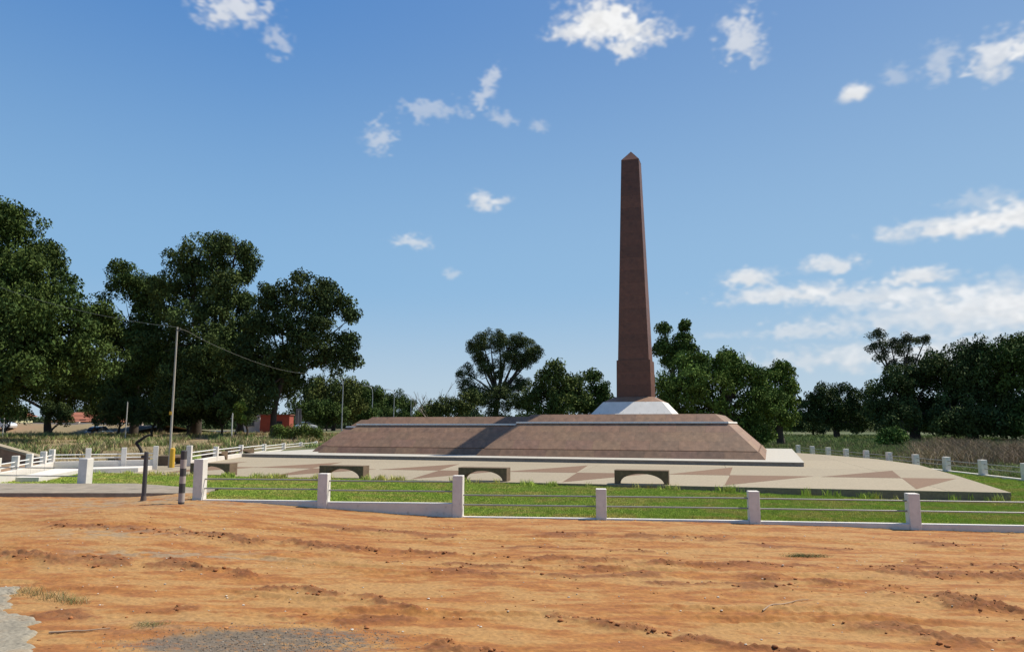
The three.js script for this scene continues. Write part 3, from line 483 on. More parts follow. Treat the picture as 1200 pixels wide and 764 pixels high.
// concrete driveway
{
  const g = prism([[-45, -16.35], [-45, -19.0], [-9.4, -18.85], [-6.75, -17.2], [-6.55, -16.2], [-8, -16.25]], -0.1, 0.235);
  setting('driveway', g, std({ color: rgb(0.36, 0.305, 0.235), map: rep(stoneMap, 0.35), roughness: 0.95, bumpMap: grainBump, bumpScale: 0.004 }));
}
// bollards and poles by the gate
{
  const dk = std({ color: rgb(0.06, 0.058, 0.06), map: rep(paintMap, 2), roughness: 0.7 }), wt = std({ color: rgb(0.42, 0.37, 0.34), map: rep(paintMap, 2), roughness: 0.8 });
  const b = thing('striped_bollard', 'round bollard with black and grubby white bands standing in the dirt', 'bollard', [-6.0, dirtHeight(-6.0, -13.75), -13.75]);
  let y = -0.1; for (const [h, m] of [[0.13, dk], [0.16, wt], [0.17, dk], [0.13, wt], [0.14, dk], [0.16, wt], [0.15, dk]]) { mesh('band', new THREE.CylinderGeometry(0.055, 0.055, h, 20).translate(0, y + h / 2, 0), m, b); y += h; }
  mesh('cap', new THREE.SphereGeometry(0.0545, 20, 8, 0, 6.283, 0, 1.57).scale(1, 0.3, 1).translate(0, y, 0), dk, b);
  const gx = -7.15, gz = -14.7, s = thing('steel_gatepost', 'plain dark steel gatepost with a small hinge near its top', 'gatepost', [gx, dirtHeight(gx, gz), gz]);
  mesh('tube', new THREE.CylinderGeometry(0.04, 0.042, 1.02, 16).translate(0, 0.41, 0), std({ color: rgb(0.075, 0.07, 0.075), roughness: 0.55, metalness: 0.4 }), s);
  mesh('cap', new THREE.CylinderGeometry(0.034, 0.041, 0.02, 16).translate(0, 0.93, 0), dk, s);
  mesh('hinge', rbox(0.07, 0.06, 0.05, 0.01, -0.06, 0.84, 0), dk, s);
  mesh('foot_collar', new THREE.CylinderGeometry(0.05, 0.058, 0.09, 16).translate(0, 0.045, 0), std({ color: rgb(0.12, 0.09, 0.075), roughness: 0.9 }), s);
  const yb = thing('yellow_bollard', 'yellow painted bollard at the foot of the thin tall pole', 'bollard', [-12.15, 0.18, -26.9]);
  mesh('post', new THREE.CylinderGeometry(0.085, 0.09, 0.66, 18).translate(0, 0.31, 0), std({ color: rgb(0.66, 0.40, 0.03), map: rep(paintMap, 2), roughness: 0.6 }), yb);
  mesh('cap', new THREE.SphereGeometry(0.085, 18, 8, 0, 6.283, 0, 1.57).scale(1, 0.35, 1).translate(0, 0.64, 0), std({ color: rgb(0.62, 0.37, 0.03), roughness: 0.6 }), yb);
  const base = new THREE.Vector3(-12.7, 0.1, -27.9), top = 5.25, pl = thing('utility_pole', 'thin tall grey pole carrying a cable beside the yellow bollard', 'pole', base.toArray());
  mesh('shaft', new THREE.CylinderGeometry(0.03, 0.046, top + 0.3, 12).translate(0, top / 2 - 0.15, 0), std({ color: rgb(0.5, 0.46, 0.4), roughness: 0.7, map: rep(stoneMap, 1.2) }), pl);
  mesh('crossbar', rbox(0.22, 0.035, 0.035, 0.008, 0.05, top - 0.12, 0.02), dk, pl);
  mesh('insulator', new THREE.CylinderGeometry(0.02, 0.03, 0.07, 10).translate(0.12, top - 0.065, 0.02), dk, pl);
  mesh('marker', rbox(0.09, 0.12, 0.02, 0.005, -0.04, 2.0, 0.06), std({ color: rgb(0.55, 0.30, 0.02), roughness: 0.6 }), pl);
  // cable
  const A = new THREE.Vector3(-34, 11.2, -44), Bp = new THREE.Vector3(-12.63, top + 0.06, -27.88), C = new THREE.Vector3(-17, 6.4, -68), pts = [];
  const cat = (p, q, sag) => { for (let i = 0; i <= 14; i++) { const t = i / 14, v = p.clone().lerp(q, t); v.y -= sag * 4 * t * (1 - t); pts.push(v); } }; cat(A, Bp, 0.5); pts.pop(); cat(Bp, C, 0.7);
  const cb = sh(new THREE.Mesh(limb(pts, [0.006, 0.006], 5), std({ color: rgb(0.2, 0.2, 0.18), roughness: 0.7 }))); cb.name = 'overhead_cable'; scene.add(cb); tag(cb, 'thin cable running from the trees over the tall pole', 'cable');
}
// brown ramp wall with pale coping at the far left
{
  const t = thing('ramp_wall', 'sloping brown wall with pale coping beyond the white rail fence', 'wall', [-20.6, 0.1, -29]);
  const s = new THREE.Shape(); [[-2.4, -0.3], [-2.4, 1.12], [-0.6, 1.12], [2.9, 0.2], [2.9, -0.3]].forEach(([x, y], i) => i ? s.lineTo(x, y) : s.moveTo(x, y));
  mesh('wall', worldUV(new THREE.ExtrudeGeometry(s, { depth: 0.35, bevelEnabled: false })), stoneMats[1], t);
  const c = new THREE.Shape(); [[-2.4, 1.123], [-2.4, 1.21], [-0.58, 1.21], [2.95, 0.283], [2.95, 0.19], [-0.6, 1.123]].forEach(([x, y], i) => i ? c.lineTo(x, y) : c.moveTo(x, y));
  mesh('coping', worldUV(new THREE.ExtrudeGeometry(c, { depth: 0.43, bevelEnabled: false }).translate(0, 0, -0.04)), creamMats[0], t);
}
// ---------------------------------------------------------------- trees
const barkMat = std({ color: rgb(0.085, 0.065, 0.048), roughness: 1, map: rep(stoneMap, 0.6) });
function leafClump(seed, n, len, wid) {
  const R = rng(seed), pos = [], idx = [], q = new THREE.Quaternion(), e = new THREE.Euler(), v = new THREE.Vector3();
  for (let i = 0; i < n; i++) {
    const r = Math.cbrt(R()), th = R() * 6.28, cz = R() * 2 - 1, sn = Math.sqrt(1 - cz * cz), c = new THREE.Vector3(Math.cos(th) * sn * r, cz * r * 0.8, Math.sin(th) * sn * r);
    e.set((R() - 0.5) * 2.4, R() * 6.28, (R() - 0.5) * 2.0); q.setFromEuler(e); const l = len * (0.7 + 0.6 * R()), w = wid * (0.7 + 0.6 * R()), k = pos.length / 3;
    for (const [x, y, z] of [[-l / 2, 0, 0], [0, l * 0.06, w / 2], [l / 2, -l * 0.1, 0], [0, l * 0.06, -w / 2]]) { v.set(x, y, z).applyQuaternion(q).add(c); pos.push(v.x, v.y, v.z); }
    idx.push(k, k + 1, k + 2, k, k + 2, k + 3);
  }
  const g = new THREE.BufferGeometry(); g.setAttribute('position', new THREE.Float32BufferAttribute(pos, 3)); g.setIndex(idx); g.computeVertexNormals(); return g;
}
const clumps = [leafClump(1, 46, 0.46, 0.25), leafClump(2, 46, 0.45, 0.26), leafClump(4, 46, 0.42, 0.2)];
const leafMat = new THREE.MeshPhysicalMaterial({ color: 0xffffff, roughness: 0.85, side: THREE.DoubleSide, specularIntensity: 0.2 });
let treeSeed = 500;
function tree(name, label, { base, blobs, depth, trunk = 0.35, color = [0.05, 0.085, 0.024], clump = 0.62, fill = 1, kind = 0, group, category = 'tree', lobes = 9, gap = 0.42, light = 0 }) {
  // base: px of the foot; blobs: [px, py, radius px, extra depth in metres]
  const R = rng(treeSeed++), bx = (base - 600) / FOC * depth, bz = -depth, by = farLevel(bx, bz) - 0.1;
  const t = thing(name, label, category, [bx, by, bz], 0, group);
  const B = blobs.map(([px, py, r, dz = 0]) => { const p = at(px, py, depth - dz); p.x -= bx; p.y -= by; p.z -= bz; return { p, r: r * (depth - dz) / FOC }; });
  // wood
  const wood = [], top = B.reduce((m, b) => Math.max(m, b.p.y), 0);
  const cx = B.reduce((s, b) => s + b.p.x, 0) / B.length, cy = Math.max(1.2, Math.min(top * 0.42, B.reduce((s, b) => s + b.p.y, 0) / B.length * 0.7)), fork = new THREE.Vector3(cx * 0.5, cy, 0);
  wood.push(limb([new THREE.Vector3(0, 0, 0), new THREE.Vector3(cx * 0.12 + (R() - 0.5) * 0.3, cy * 0.5, (R() - 0.5) * 0.3), fork], [trunk * 1.25, trunk * 0.95, trunk * 0.8], 9));
  for (const b of B) {
    const m = fork.clone().lerp(b.p, 0.5); m.y += (R() - 0.3) * b.r * 0.3; m.x += (R() - 0.5) * b.r * 0.5; m.z += (R() - 0.5) * b.r * 0.5;
    wood.push(limb([fork.clone().add(new THREE.Vector3(0, -0.15, 0)), m, b.p.clone()], [trunk * 0.5, trunk * 0.3, trunk * 0.13], 6));
    for (let i = 0; i < 5; i++) { const d = new THREE.Vector3(R() - 0.5, R() - 0.25, R() - 0.5).normalize().multiplyScalar(b.r * 0.85), s = m.clone().lerp(b.p, 0.3 + 0.7 * R()); wood.push(limb([s, s.clone().addScaledVector(d, 0.5).add(new THREE.Vector3(0, (R() - 0.5) * 0.3, 0)), s.clone().add(d)], [trunk * 0.16, trunk * 0.1, trunk * 0.04], 5)); }
  }
  mesh('trunk', mergeGeometries(wood.map((g) => worldUV(g))), barkMat, t);
  // foliage: lobes on the shell of each limb end, leaf clumps on the shell of each lobe
  const list = [];
  for (const b of B) {
    const nl = Math.max(4, Math.round(lobes * (0.8 + b.r * 0.12)));
    for (let i = 0; i < nl; i++) {
      const th = R() * 6.28, cz = R() * 1.75 - 0.75, sn = Math.sqrt(Math.max(0, 1 - cz * cz)), rr = b.r * (0.58 + 0.2 * R()), lr = b.r * (gap - 0.1 + 0.2 * R());
      const c = new THREE.Vector3(Math.cos(th) * sn * rr, cz * rr, Math.sin(th) * sn * rr).add(b.p);
      const n = Math.round(fill * 2.5 * (lr / clump) * (lr / clump) + 3), tone = 0.8 + 0.4 * R(), warm = R();
      for (let k = 0; k < n; k++) {
        const a = R() * 6.28, z = R() * 2 - 1, s = Math.sqrt(1 - z * z), r = lr * (0.55 + 0.5 * Math.sqrt(R()));
        const y = c.y + z * r * 0.85; if (y < 0.15) continue;
        const q = (0.75 + 0.5 * R()) * tone, sc = clump * (0.7 + 0.6 * R()), wv = warm * 0.35 + R() * 0.2;
        list.push([c.x + Math.cos(a) * s * r, y, c.z + Math.sin(a) * s * r, sc, q, wv, R() * 6.28, R() * 0.8 - 0.4]);
      }
    }
  }
  const m = sh(new THREE.InstancedMesh(clumps[kind], leafMat, list.length)), o = new THREE.Object3D(); m.name = 'crown'; m.userData.kind = 'stuff';
  list.forEach(([x, y, z, s, q, wv, ry, rx], i) => { o.position.set(x, y, z); o.rotation.set(rx, ry, rx * 0.6); o.scale.setScalar(s); o.updateMatrix(); m.setMatrixAt(i, o.matrix); m.setColorAt(i, rgb(color[0] * 1.15 * q * (1 + wv * 0.9), color[1] * 1.15 * q * (1 + wv * 0.35), color[2] * 1.05 * q)); });
  t.add(m); return t;
}
const G1 = 'tall trees beyond the entrance', dk1 = [0.042, 0.074, 0.022], dk2 = [0.04, 0.066, 0.026], olive = [0.062, 0.088, 0.028], bright = [0.095, 0.145, 0.03];
tree('broadleaf_tree', 'huge dark leafy tree beyond the entrance fence, its crown reaching lowest', { base: -15, depth: 58, trunk: 0.55, color: [0.044, 0.076, 0.022], clump: 0.55, group: G1, kind: 0,
  blobs: [[-8, 282, 46], [38, 318, 34], [54, 300, 17, -2], [98, 388, 38], [115, 375, 22], [20, 400, 70, 4], [-55, 340, 90, 2], [85, 440, 44, 3], [30, 455, 48, 5], [-60, 450, 60, 4], [0, 350, 60, 3], [120, 425, 22], [60, 370, 40, 3], [4, 262, 28], [-30, 262, 34], [64, 345, 26]] });
tree('broadleaf_tree', 'slender dark tree with a domed top between two bigger trees', { base: 160, depth: 82, trunk: 0.4, color: dk1, group: G1, blobs: [[155, 325, 26], [150, 368, 38], [132, 425, 42], [168, 430, 42, 3], [172, 350, 28], [178, 390, 36], [145, 465, 30, 3], [128, 395, 22]] });
tree('broadleaf_tree', 'tallest broad tree with a high rounded top behind the thin pole', { base: 232, depth: 78, trunk: 0.5, color: [0.05, 0.08, 0.028], group: G1, blobs: [[245, 300, 31], [276, 293, 20], [213, 312, 28], [290, 305, 13], [225, 350, 42], [262, 345, 30, 2], [230, 400, 50, 3], [200, 420, 42], [258, 420, 40, 4], [215, 462, 38, 5], [250, 465, 32, 6], [285, 325, 10], [284, 372, 18, 2], [288, 352, 12], [282, 400, 20, 2]] });
tree('broadleaf_tree', 'dark leaning tree with visible limbs in front of the red hut', { base: 322, depth: 72, trunk: 0.27, color: dk2, group: G1, gap: 0.38, blobs: [[365, 336, 24], [345, 350, 22], [392, 358, 19], [322, 348, 18], [308, 362, 16], [378, 392, 32], [405, 400, 13], [335, 398, 34], [402, 420, 16], [300, 392, 17], [352, 425, 28], [312, 440, 26], [300, 466, 24, 2], [412, 372, 8], [370, 365, 24], [305, 385, 20], [296, 415, 20], [330, 455, 18, -2], [345, 445, 20, -1], [385, 425, 20], [292, 440, 20]] });
tree('broadleaf_tree', 'dense dark tree filling the gap behind the thin pole', { base: 190, depth: 100, trunk: 0.4, color: dk2, group: G1, blobs: [[180, 440, 42], [215, 452, 38], [155, 455, 34], [200, 470, 30], [128, 466, 28], [240, 440, 36]] });
tree('broadleaf_tree', 'dense dark tree behind the leaning tree', { base: 285, depth: 98, trunk: 0.4, color: dk2, group: G1, blobs: [[270, 445, 36], [300, 450, 30], [285, 472, 24], [322, 455, 24], [255, 470, 24]] });
tree('broadleaf_tree', 'leafy dark tree shading the cream house', { base: 62, depth: 88, trunk: 0.4, color: [0.055, 0.09, 0.026], group: G1, blobs: [[60, 440, 36], [95, 450, 32], [25, 450, 36], [72, 470, 20], [110, 462, 20], [-15, 455, 36]] });
const G2 = 'trees lining the far road';
tree('roadside_tree', 'bushy green tree beside the nearest street lamp', { base: 392, depth: 138, trunk: 0.35, color: olive, group: G2, clump: 0.85, blobs: [[396, 468, 26], [380, 460, 20], [404, 455, 16], [368, 470, 20], [412, 476, 16], [385, 484, 18], [400, 488, 14]] });
tree('roadside_tree', 'rounded dark tree between the first two street lamps', { base: 428, depth: 165, trunk: 0.35, color: dk1, group: G2, clump: 0.95, blobs: [[424, 467, 19], [437, 465, 14], [430, 480, 18], [415, 474, 15]] });
tree('roadside_tree', 'smaller dark tree near the second street lamp', { base: 455, depth: 195, trunk: 0.3, color: dk1, group: G2, clump: 1.0, blobs: [[450, 470, 15], [462, 470, 12], [455, 481, 14]] });
tree('roadside_tree', 'last small tree at the end of the far tree line', { base: 475, depth: 230, trunk: 0.3, color: dk1, group: G2, clump: 1.0, blobs: [[471, 474, 10], [481, 476, 7], [474, 480, 10]] });
const G3 = 'trees behind the monument';
tree('umbrella_tree', 'airy flat topped tree with bare limbs showing behind the terraces', { base: 580, depth: 88, trunk: 0.38, color: [0.055, 0.08, 0.034], group: G3, clump: 0.42, gap: 0.42, lobes: 9, fill: 0.75, kind: 2, blobs: [[566, 402, 12], [585, 397, 11], [608, 402, 11], [622, 420, 9], [575, 401, 15], [598, 402, 14], [618, 410, 12], [556, 410, 12], [592, 422, 15], [545, 437, 11], [566, 432, 11], [548, 452, 12], [612, 428, 11], [628, 414, 7], [582, 462, 16, 2], [560, 472, 18, 2], [602, 455, 14], [552, 466, 13], [614, 450, 11], [580, 436, 13], [562, 422, 10], [606, 416, 11], [600, 474, 16, 2], [618, 470, 16, 3], [575, 480, 14, 2]] });
tree('leafy_tree', 'rounded mid green tree between the airy tree and the obelisk', { base: 655, depth: 80, trunk: 0.35, color: [0.06, 0.09, 0.028], group: G3, blobs: [[650, 439, 16], [638, 456, 20], [670, 456, 18], [660, 472, 22], [628, 470, 18], [650, 478, 20], [678, 470, 14]] });
tree('leafy_tree', 'small dark tree close beside the obelisk foot', { base: 697, depth: 84, trunk: 0.28, color: dk1, group: G3, gap: 0.36, blobs: [[692, 448, 13], [703, 458, 11], [690, 472, 15], [708, 466, 7], [698, 478, 14]] });
tree('bush', 'low dark bush beside the dead tree', { base: 535, depth: 74, trunk: 0.12, color: [0.06, 0.085, 0.03], category: 'bush', clump: 0.45, blobs: [[535, 475, 17], [520, 479, 14], [550, 471, 12], [510, 484, 12]] });
tree('bush', 'small bright green bush at the end of the far tree line', { base: 500, depth: 80, trunk: 0.1, color: bright, category: 'bush', clump: 0.45, blobs: [[500, 484, 9], [492, 487, 7], [508, 487, 7]] });
tree('leafy_tree', 'tall narrow tree with a loose top right beside the obelisk', { base: 790, depth: 60, trunk: 0.3, color: [0.05, 0.09, 0.024], group: G3, gap: 0.34, clump: 0.42, blobs: [[783, 402, 12], [800, 398, 10], [790, 425, 18], [804, 383, 6], [778, 414, 12], [797, 412, 12], [812, 412, 7], [778, 386, 6]] });
tree('leafy_tree', 'wide dense green tree behind the right end of the terrace', { base: 840, depth: 54, trunk: 0.35, color: [0.058, 0.105, 0.025], group: G3, clump: 0.42, kind: 0, blobs: [[800, 450, 36], [838, 450, 36], [782, 472, 32], [868, 465, 34], [832, 488, 32], [858, 432, 18], [852, 420, 9], [880, 498, 24], [898, 474, 22], [860, 505, 20], [820, 428, 14], [880, 442, 17], [895, 452, 15], [848, 432, 16], [795, 500, 20], [893, 512, 12]] });
tree('leafy_tree', 'upright yellow green tree next to the wide dense tree', { base: 913, depth: 62, trunk: 0.3, color: [0.085, 0.135, 0.03], group: G3, clump: 0.45, blobs: [[908, 438, 16], [921, 450, 13], [905, 468, 22], [923, 470, 13], [914, 494, 18], [896, 488, 16], [918, 433, 8]] });
const G4 = 'trees along the meadow';
tree('umbrella_tree', 'low dark umbrella shaped tree with sky gaps under its crown', { base: 978, depth: 86, trunk: 0.35, color: dk2, group: G4, gap: 0.38, clump: 0.5, blobs: [[960, 466, 16], [985, 463, 17], [1006, 466, 14], [944, 474, 13], [975, 476, 17], [965, 484, 14], [990, 484, 14], [1002, 483, 13], [953, 490, 12], [982, 495, 12], [940, 492, 10], [1010, 498, 10]] });
tree('gum_tree', 'tall sparse gum tree with separate leaf tufts above the dark trees', { base: 1055, depth: 102, trunk: 0.42, color: [0.055, 0.072, 0.04], group: G4, gap: 0.34, lobes: 6, clump: 0.55, kind: 2, blobs: [[1030, 398, 11], [1024, 408, 8], [1045, 408, 12], [1068, 395, 11], [1060, 410, 12], [1084, 400, 7], [1040, 425, 14], [1070, 425, 14]] });
tree('broadleaf_tree', 'dark spreading tree under the tall gum tree', { base: 1068, depth: 78, trunk: 0.5, color: dk2, group: G4, blobs: [[1060, 445, 28], [1096, 442, 28], [1040, 466, 27], [1080, 468, 32], [1035, 488, 18], [1100, 480, 28], [1060, 490, 16, 3]] });
tree('broadleaf_tree', 'broad dark tree with a domed crown behind the dry meadow grass', { base: 1135, depth: 76, trunk: 0.5, color: dk2, group: G4, blobs: [[1140, 418, 24], [1112, 432, 28], [1150, 440, 36], [1130, 475, 38], [1165, 470, 36], [1115, 492, 24, 3], [1150, 495, 26, 3], [1180, 490, 28, 3]] });
tree('broadleaf_tree', 'dark tree at the meadow edge with the highest dome', { base: 1215, depth: 74, trunk: 0.5, color: dk1, group: G4, blobs: [[1192, 412, 22], [1185, 435, 34], [1225, 430, 44], [1200, 470, 40], [1250, 460, 50], [1205, 498, 26, 3], [1240, 490, 30]] });
tree('bush', 'round dark green bush in the meadow behind the white posts', { base: 1045, depth: 58, trunk: 0.1, color: [0.055, 0.11, 0.03], category: 'bush', clump: 0.36, blobs: [[1045, 512, 11], [1037, 516, 9], [1052, 516, 9], [1045, 520, 11]] });
const G5 = 'dark shrubs under the tall trees';
for (const [b, d, label, bl] of [[142, 76, 'dark shrub under the slender domed tree', [[142, 478, 20], [128, 486, 16], [158, 486, 16]]], [182, 74, 'dark shrub just behind the thin pole', [[180, 476, 22], [196, 484, 18], [168, 488, 15]]], [222, 74, 'dark shrub at the trunk of the tallest tree', [[220, 478, 22], [238, 486, 17], [206, 488, 16]]], [262, 75, 'dark shrub between the tallest tree and the leaning tree', [[260, 478, 22], [276, 484, 16], [248, 488, 16]]], [292, 78, 'dark shrub next to the white kiosk', [[290, 476, 16], [284, 488, 13]]], [12, 84, 'dark shrub near the white car under the huge tree', [[6, 482, 14], [22, 486, 12]]], [66, 84, 'dark shrub between the two houses', [[64, 484, 13], [76, 487, 10]]], [110, 93, 'dark shrub in front of the red roofed house', [[112, 480, 12], [122, 484, 12]]]])
  tree('shrub', label, { base: b, depth: d, trunk: 0.12, color: dk2, category: 'shrub', group: G5, clump: 0.5, blobs: bl });
tree('shrub', 'low green shrub in front of the red hut', { base: 345, depth: 64, trunk: 0.08, color: [0.07, 0.11, 0.03], category: 'shrub', clump: 0.32, blobs: [[340, 507, 8], [357, 507, 9], [326, 507, 7], [370, 509, 6]] });
tree('shrub', 'small yellow green shrub at the foot of the leaning tree', { base: 278, depth: 68, trunk: 0.08, color: bright, category: 'shrub', clump: 0.3, blobs: [[281, 478, 5], [278, 486, 4], [282, 492, 4]] });
for (const [b, d, label, bl] of [[360, 128, 'dark hedge bush beside the silver car', [[358, 484, 12], [350, 478, 10], [366, 480, 10]]], [385, 132, 'dark hedge bush under the bushy roadside tree', [[382, 486, 14], [396, 486, 12], [372, 488, 10]]], [415, 158, 'dark hedge bush behind the end of the wing terrace', [[412, 486, 12], [424, 486, 11], [436, 486, 10]]], [452, 190, 'low dark hedge bush far behind the wing terrace', [[450, 486, 9], [462, 486, 8], [474, 487, 7]]]])
  tree('hedge_bush', label, { base: b, depth: d, trunk: 0.12, color: dk1, category: 'bush', group: 'hedge along the far road', clump: 0.8, blobs: bl });
for (const [b, d, label, bl] of [[950, 100, 'dark bush behind the low umbrella shaped tree', [[945, 500, 10], [935, 496, 10], [958, 502, 8]]], [1000, 104, 'dark bush between the umbrella shaped tree and the dark trees', [[1002, 500, 9], [1015, 496, 11], [1022, 486, 12]]], [1090, 92, 'dark thicket behind the dark spreading tree', [[1085, 492, 16], [1100, 498, 14], [1072, 498, 11]]], [1135, 92, 'dark thicket behind the dry meadow grass', [[1130, 496, 17], [1150, 498, 15], [1116, 498, 14]]], [1185, 90, 'dark thicket under the highest dome', [[1180, 494, 19], [1200, 496, 17], [1164, 499, 14], [1220, 496, 17]]]])
  tree('thicket', label, { base: b, depth: d, trunk: 0.12, color: dk2, category: 'thicket', group: 'thickets along the meadow', clump: 0.6, blobs: bl });
// far woodland closing the horizon
{
  const R = rng(640), L = [];
  for (let i = 0; i < 9000; i++) { const a = (R() * 2 - 1) * 0.95, d = 190 + 90 * R(), x = Math.sin(a) * d, z = -Math.cos(a) * d; const top = 4.2 + 2.2 * n2(a * 14, 1) + 1.2 * n2(a * 50, 3), y = -0.3 + Math.max(1.5, top) * Math.pow(R(), 0.6), s = 1.1 + 0.8 * R(), k = 0.7 + 0.6 * R(); L.push([x, y, z, s, s, s, R() * 6.28, rgb(0.05 * k, 0.075 * k, 0.03 * k)]); }
  scatter('far_woodland', clumps[0], leafMat, L, 'far low woodland along the horizon', 'woodland');
}
// dead tree
{
  const R = rng(91), d = 76, bx = (518 - 600) / FOC * d, t = thing('dead_tree', 'leafless dead tree with thin bare branches', 'tree', [bx, -0.2, -d]);
  const w = []; const grow = (p, dir, len, r, lv) => { const e = p.clone().addScaledVector(dir, len), m = p.clone().lerp(e, 0.5).add(new THREE.Vector3((R() - 0.5) * len * 0.2, 0, (R() - 0.5) * len * 0.2)); w.push(limb([p, m, e], [r, r * 0.75, r * 0.5], 5)); if (lv) for (let i = 0; i < 3; i++) grow(m.clone().lerp(e, R()), dir.clone().add(new THREE.Vector3((R() - 0.5) * 1.5, R() * 0.4, (R() - 0.5) * 1.5)).normalize(), len * (0.5 + 0.3 * R()), r * 0.55, lv - 1); };
  for (const a of [-0.5, -0.1, 0.25]) grow(new THREE.Vector3(a, 0, 0), new THREE.Vector3(a * 0.7, 1, 0.1).normalize(), 3.0, 0.1, 3);
  mesh('trunk', mergeGeometries(w.map((g) => worldUV(g))), std({ color: rgb(0.2, 0.17, 0.14), roughness: 1 }), t);
}
// ---------------------------------------------------------------- weeds and meadow
{
  const R = rng(301), A = [], D = [], Bn = [];
  const green = (k) => rgb(0.135 * k, 0.18 * k, 0.045 * k), straw = (k) => rgb(0.40 * k, 0.31 * k, 0.16 * k), rus = (k) => rgb(0.30 * k, 0.21 * k, 0.13 * k);
  for (let i = 0; i < 26000; i++) {                     // bank on the left
    const d = 30 + 62 * Math.pow(R(), 1.3), x = -9 - R() * d * 0.78, z = -d; if (x > -17 && d < 56) { if (x > -14.6) continue; } if (x > -17 && d < 30.5) continue;
    const q = fbm(x * 0.12, z * 0.12, 3) + 0.12 * R(), s = (0.5 + 0.9 * R()) * (q > 0.2 ? 1.7 : 0.6); if (q < 0.16 && R() < 0.55) continue; (q > 0.16 - 0.12 * R() ? A : D).push([x, farLevel(x, z) - 0.02, z, s, s * (0.6 + 0.6 * R()), s, R() * 6.28, q > 0.14 && R() < 0.6 ? green(0.7 + 0.8 * R()) : straw(0.6 + 0.6 * R())]);
  }
  for (let i = 0; i < 34000; i++) {                     // meadow on the right
    const d = 20 + 60 * Math.pow(R(), 1.15), x = 17.4 + R() * Math.max(4, d * 0.95 - 10), z = -d;
    const bear = x / d, q = n2(x * 0.16, z * 0.16), dry = smooth(0.50, 0.62, bear) * smooth(28, 36, d) * smooth(70, 52, d);
    if (R() < dry * (0.22 + 0.4 * q)) { const s = 0.9 + 0.7 * R() + 0.5 * q; Bn.push([x, farLevel(x, z) - 0.02, z, s * 1.2, s * 1.25, s * 1.2, R() * 6.28, R() < 0.6 ? rus(0.5 + 0.5 * R()) : straw(0.4 + 0.4 * R())]); }
    else { const s = 0.6 + 0.8 * R(); A.push([x, farLevel(x, z) - 0.02, z, s, s * (d > 42 ? 1.3 : 0.75), s, R() * 6.28, R() < 0.25 ? straw(0.6) : green(0.7 + 0.9 * R())]); }
  }
  for (let i = 0; i < 16000; i++) { const d = 46 + 60 * R(), x = -13 + (38 + d * 0.35) * R(), z = -d, s = (0.7 + 0.9 * R()) * (d > 70 ? 1.7 : 1); A.push([x, farLevel(x, z) - 0.02, z, s, s, s, R() * 6.28, green(0.7 + 0.9 * R())]); }
  scatter('weeds', tuftGeo(21, 14, 0.26, 0.2, 0.8, 0.02), bladeMat, A, 'green weeds and rough grass beyond the white fences', 'weeds');
  scatter('dry_grass', tuftGeo(22, 14, 0.2, 0.25, 0.9, 0.016), bladeMat, D, 'dry straw coloured grass on the bank beyond the entrance', 'grass');
  scatter('dry_reeds', tuftGeo(23, 16, 0.38, 0.35, 0.9, 0.014), bladeMat, Bn, 'tall dry brown grass in the meadow under the dark trees', 'grass');
  // weeds growing through the asphalt edge and a green patch on the dirt
  const S = []; for (let i = 0; i < 90; i++) { const t = R(), x = -5.0 + 0.95 * t + (R() - 0.5) * 0.12, z = -7.75 + 0.45 * t + (R() - 0.5) * 0.14, k = 0.6 + 0.6 * R(); S.push([x, 0.0, z, 0.5, 0.35 + 0.6 * R() * (t < 0.75 ? 1 : 0.5), 0.5, R() * 6.28, R() < 0.4 ? straw(k) : rgb(0.13 * k, 0.15 * k, 0.04 * k)]); }
  for (let i = 0; i < 120; i++) { const x = 3.84 + (R() + R() - 1) * 0.35, z = -10.0 + (R() + R() - 1) * 0.12, k = 0.6 + 0.6 * R(); S.push([x, dirtHeight(x, z) - 0.005, z, 0.6, 0.16 + 0.2 * R(), 0.6, R() * 6.28, rgb(0.11 * k, 0.14 * k, 0.04 * k)]); }
  for (let i = 0; i < 60; i++) { const x = -3.05 + (R() + R() - 1) * 0.2, z = -6.55 + (R() + R() - 1) * 0.1, k = 0.6 + 0.6 * R(); S.push([x, dirtHeight(x, z) - 0.005, z, 0.5, 0.12 + 0.15 * R(), 0.5, R() * 6.28, rgb(0.14 * k, 0.14 * k, 0.05 * k)]); }
  scatter('sparse_weeds', tuftGeo(24, 5, 0.16, 0.06, 0.9, 0.006), bladeMat, S, 'sparse small weeds at the asphalt edge and on the dirt', 'weeds');
}
// twig on the dirt
{
  const R = rng(17), twig = (x1, z1, x2, z2, r, label) => { const pts = []; for (let i = 0; i <= 5; i++) { const t = i / 5, x = lerp(x1, x2, t), z = lerp(z1, z2, t) + (R() - 0.5) * 0.05; pts.push(new THREE.Vector3(x, dirtHeight(x, z) + r * 0.8 + 0.006, z)); } const m = sh(new THREE.Mesh(limb(pts, [r, r * 0.8, r * 0.4], 6), std({ color: rgb(0.34, 0.24, 0.16), roughness: 1 }))); m.name = numbered('twig'); scene.add(m); tag(m, label, 'twig', 'dry twigs on the dirt'); };
  twig(2.32, -7.15, 2.9, -7.55, 0.008, 'long pale dry twig lying on the red dirt'); twig(-3.8, -6.35, -3.35, -6.45, 0.009, 'short bent pale twig beside the worn asphalt');
}
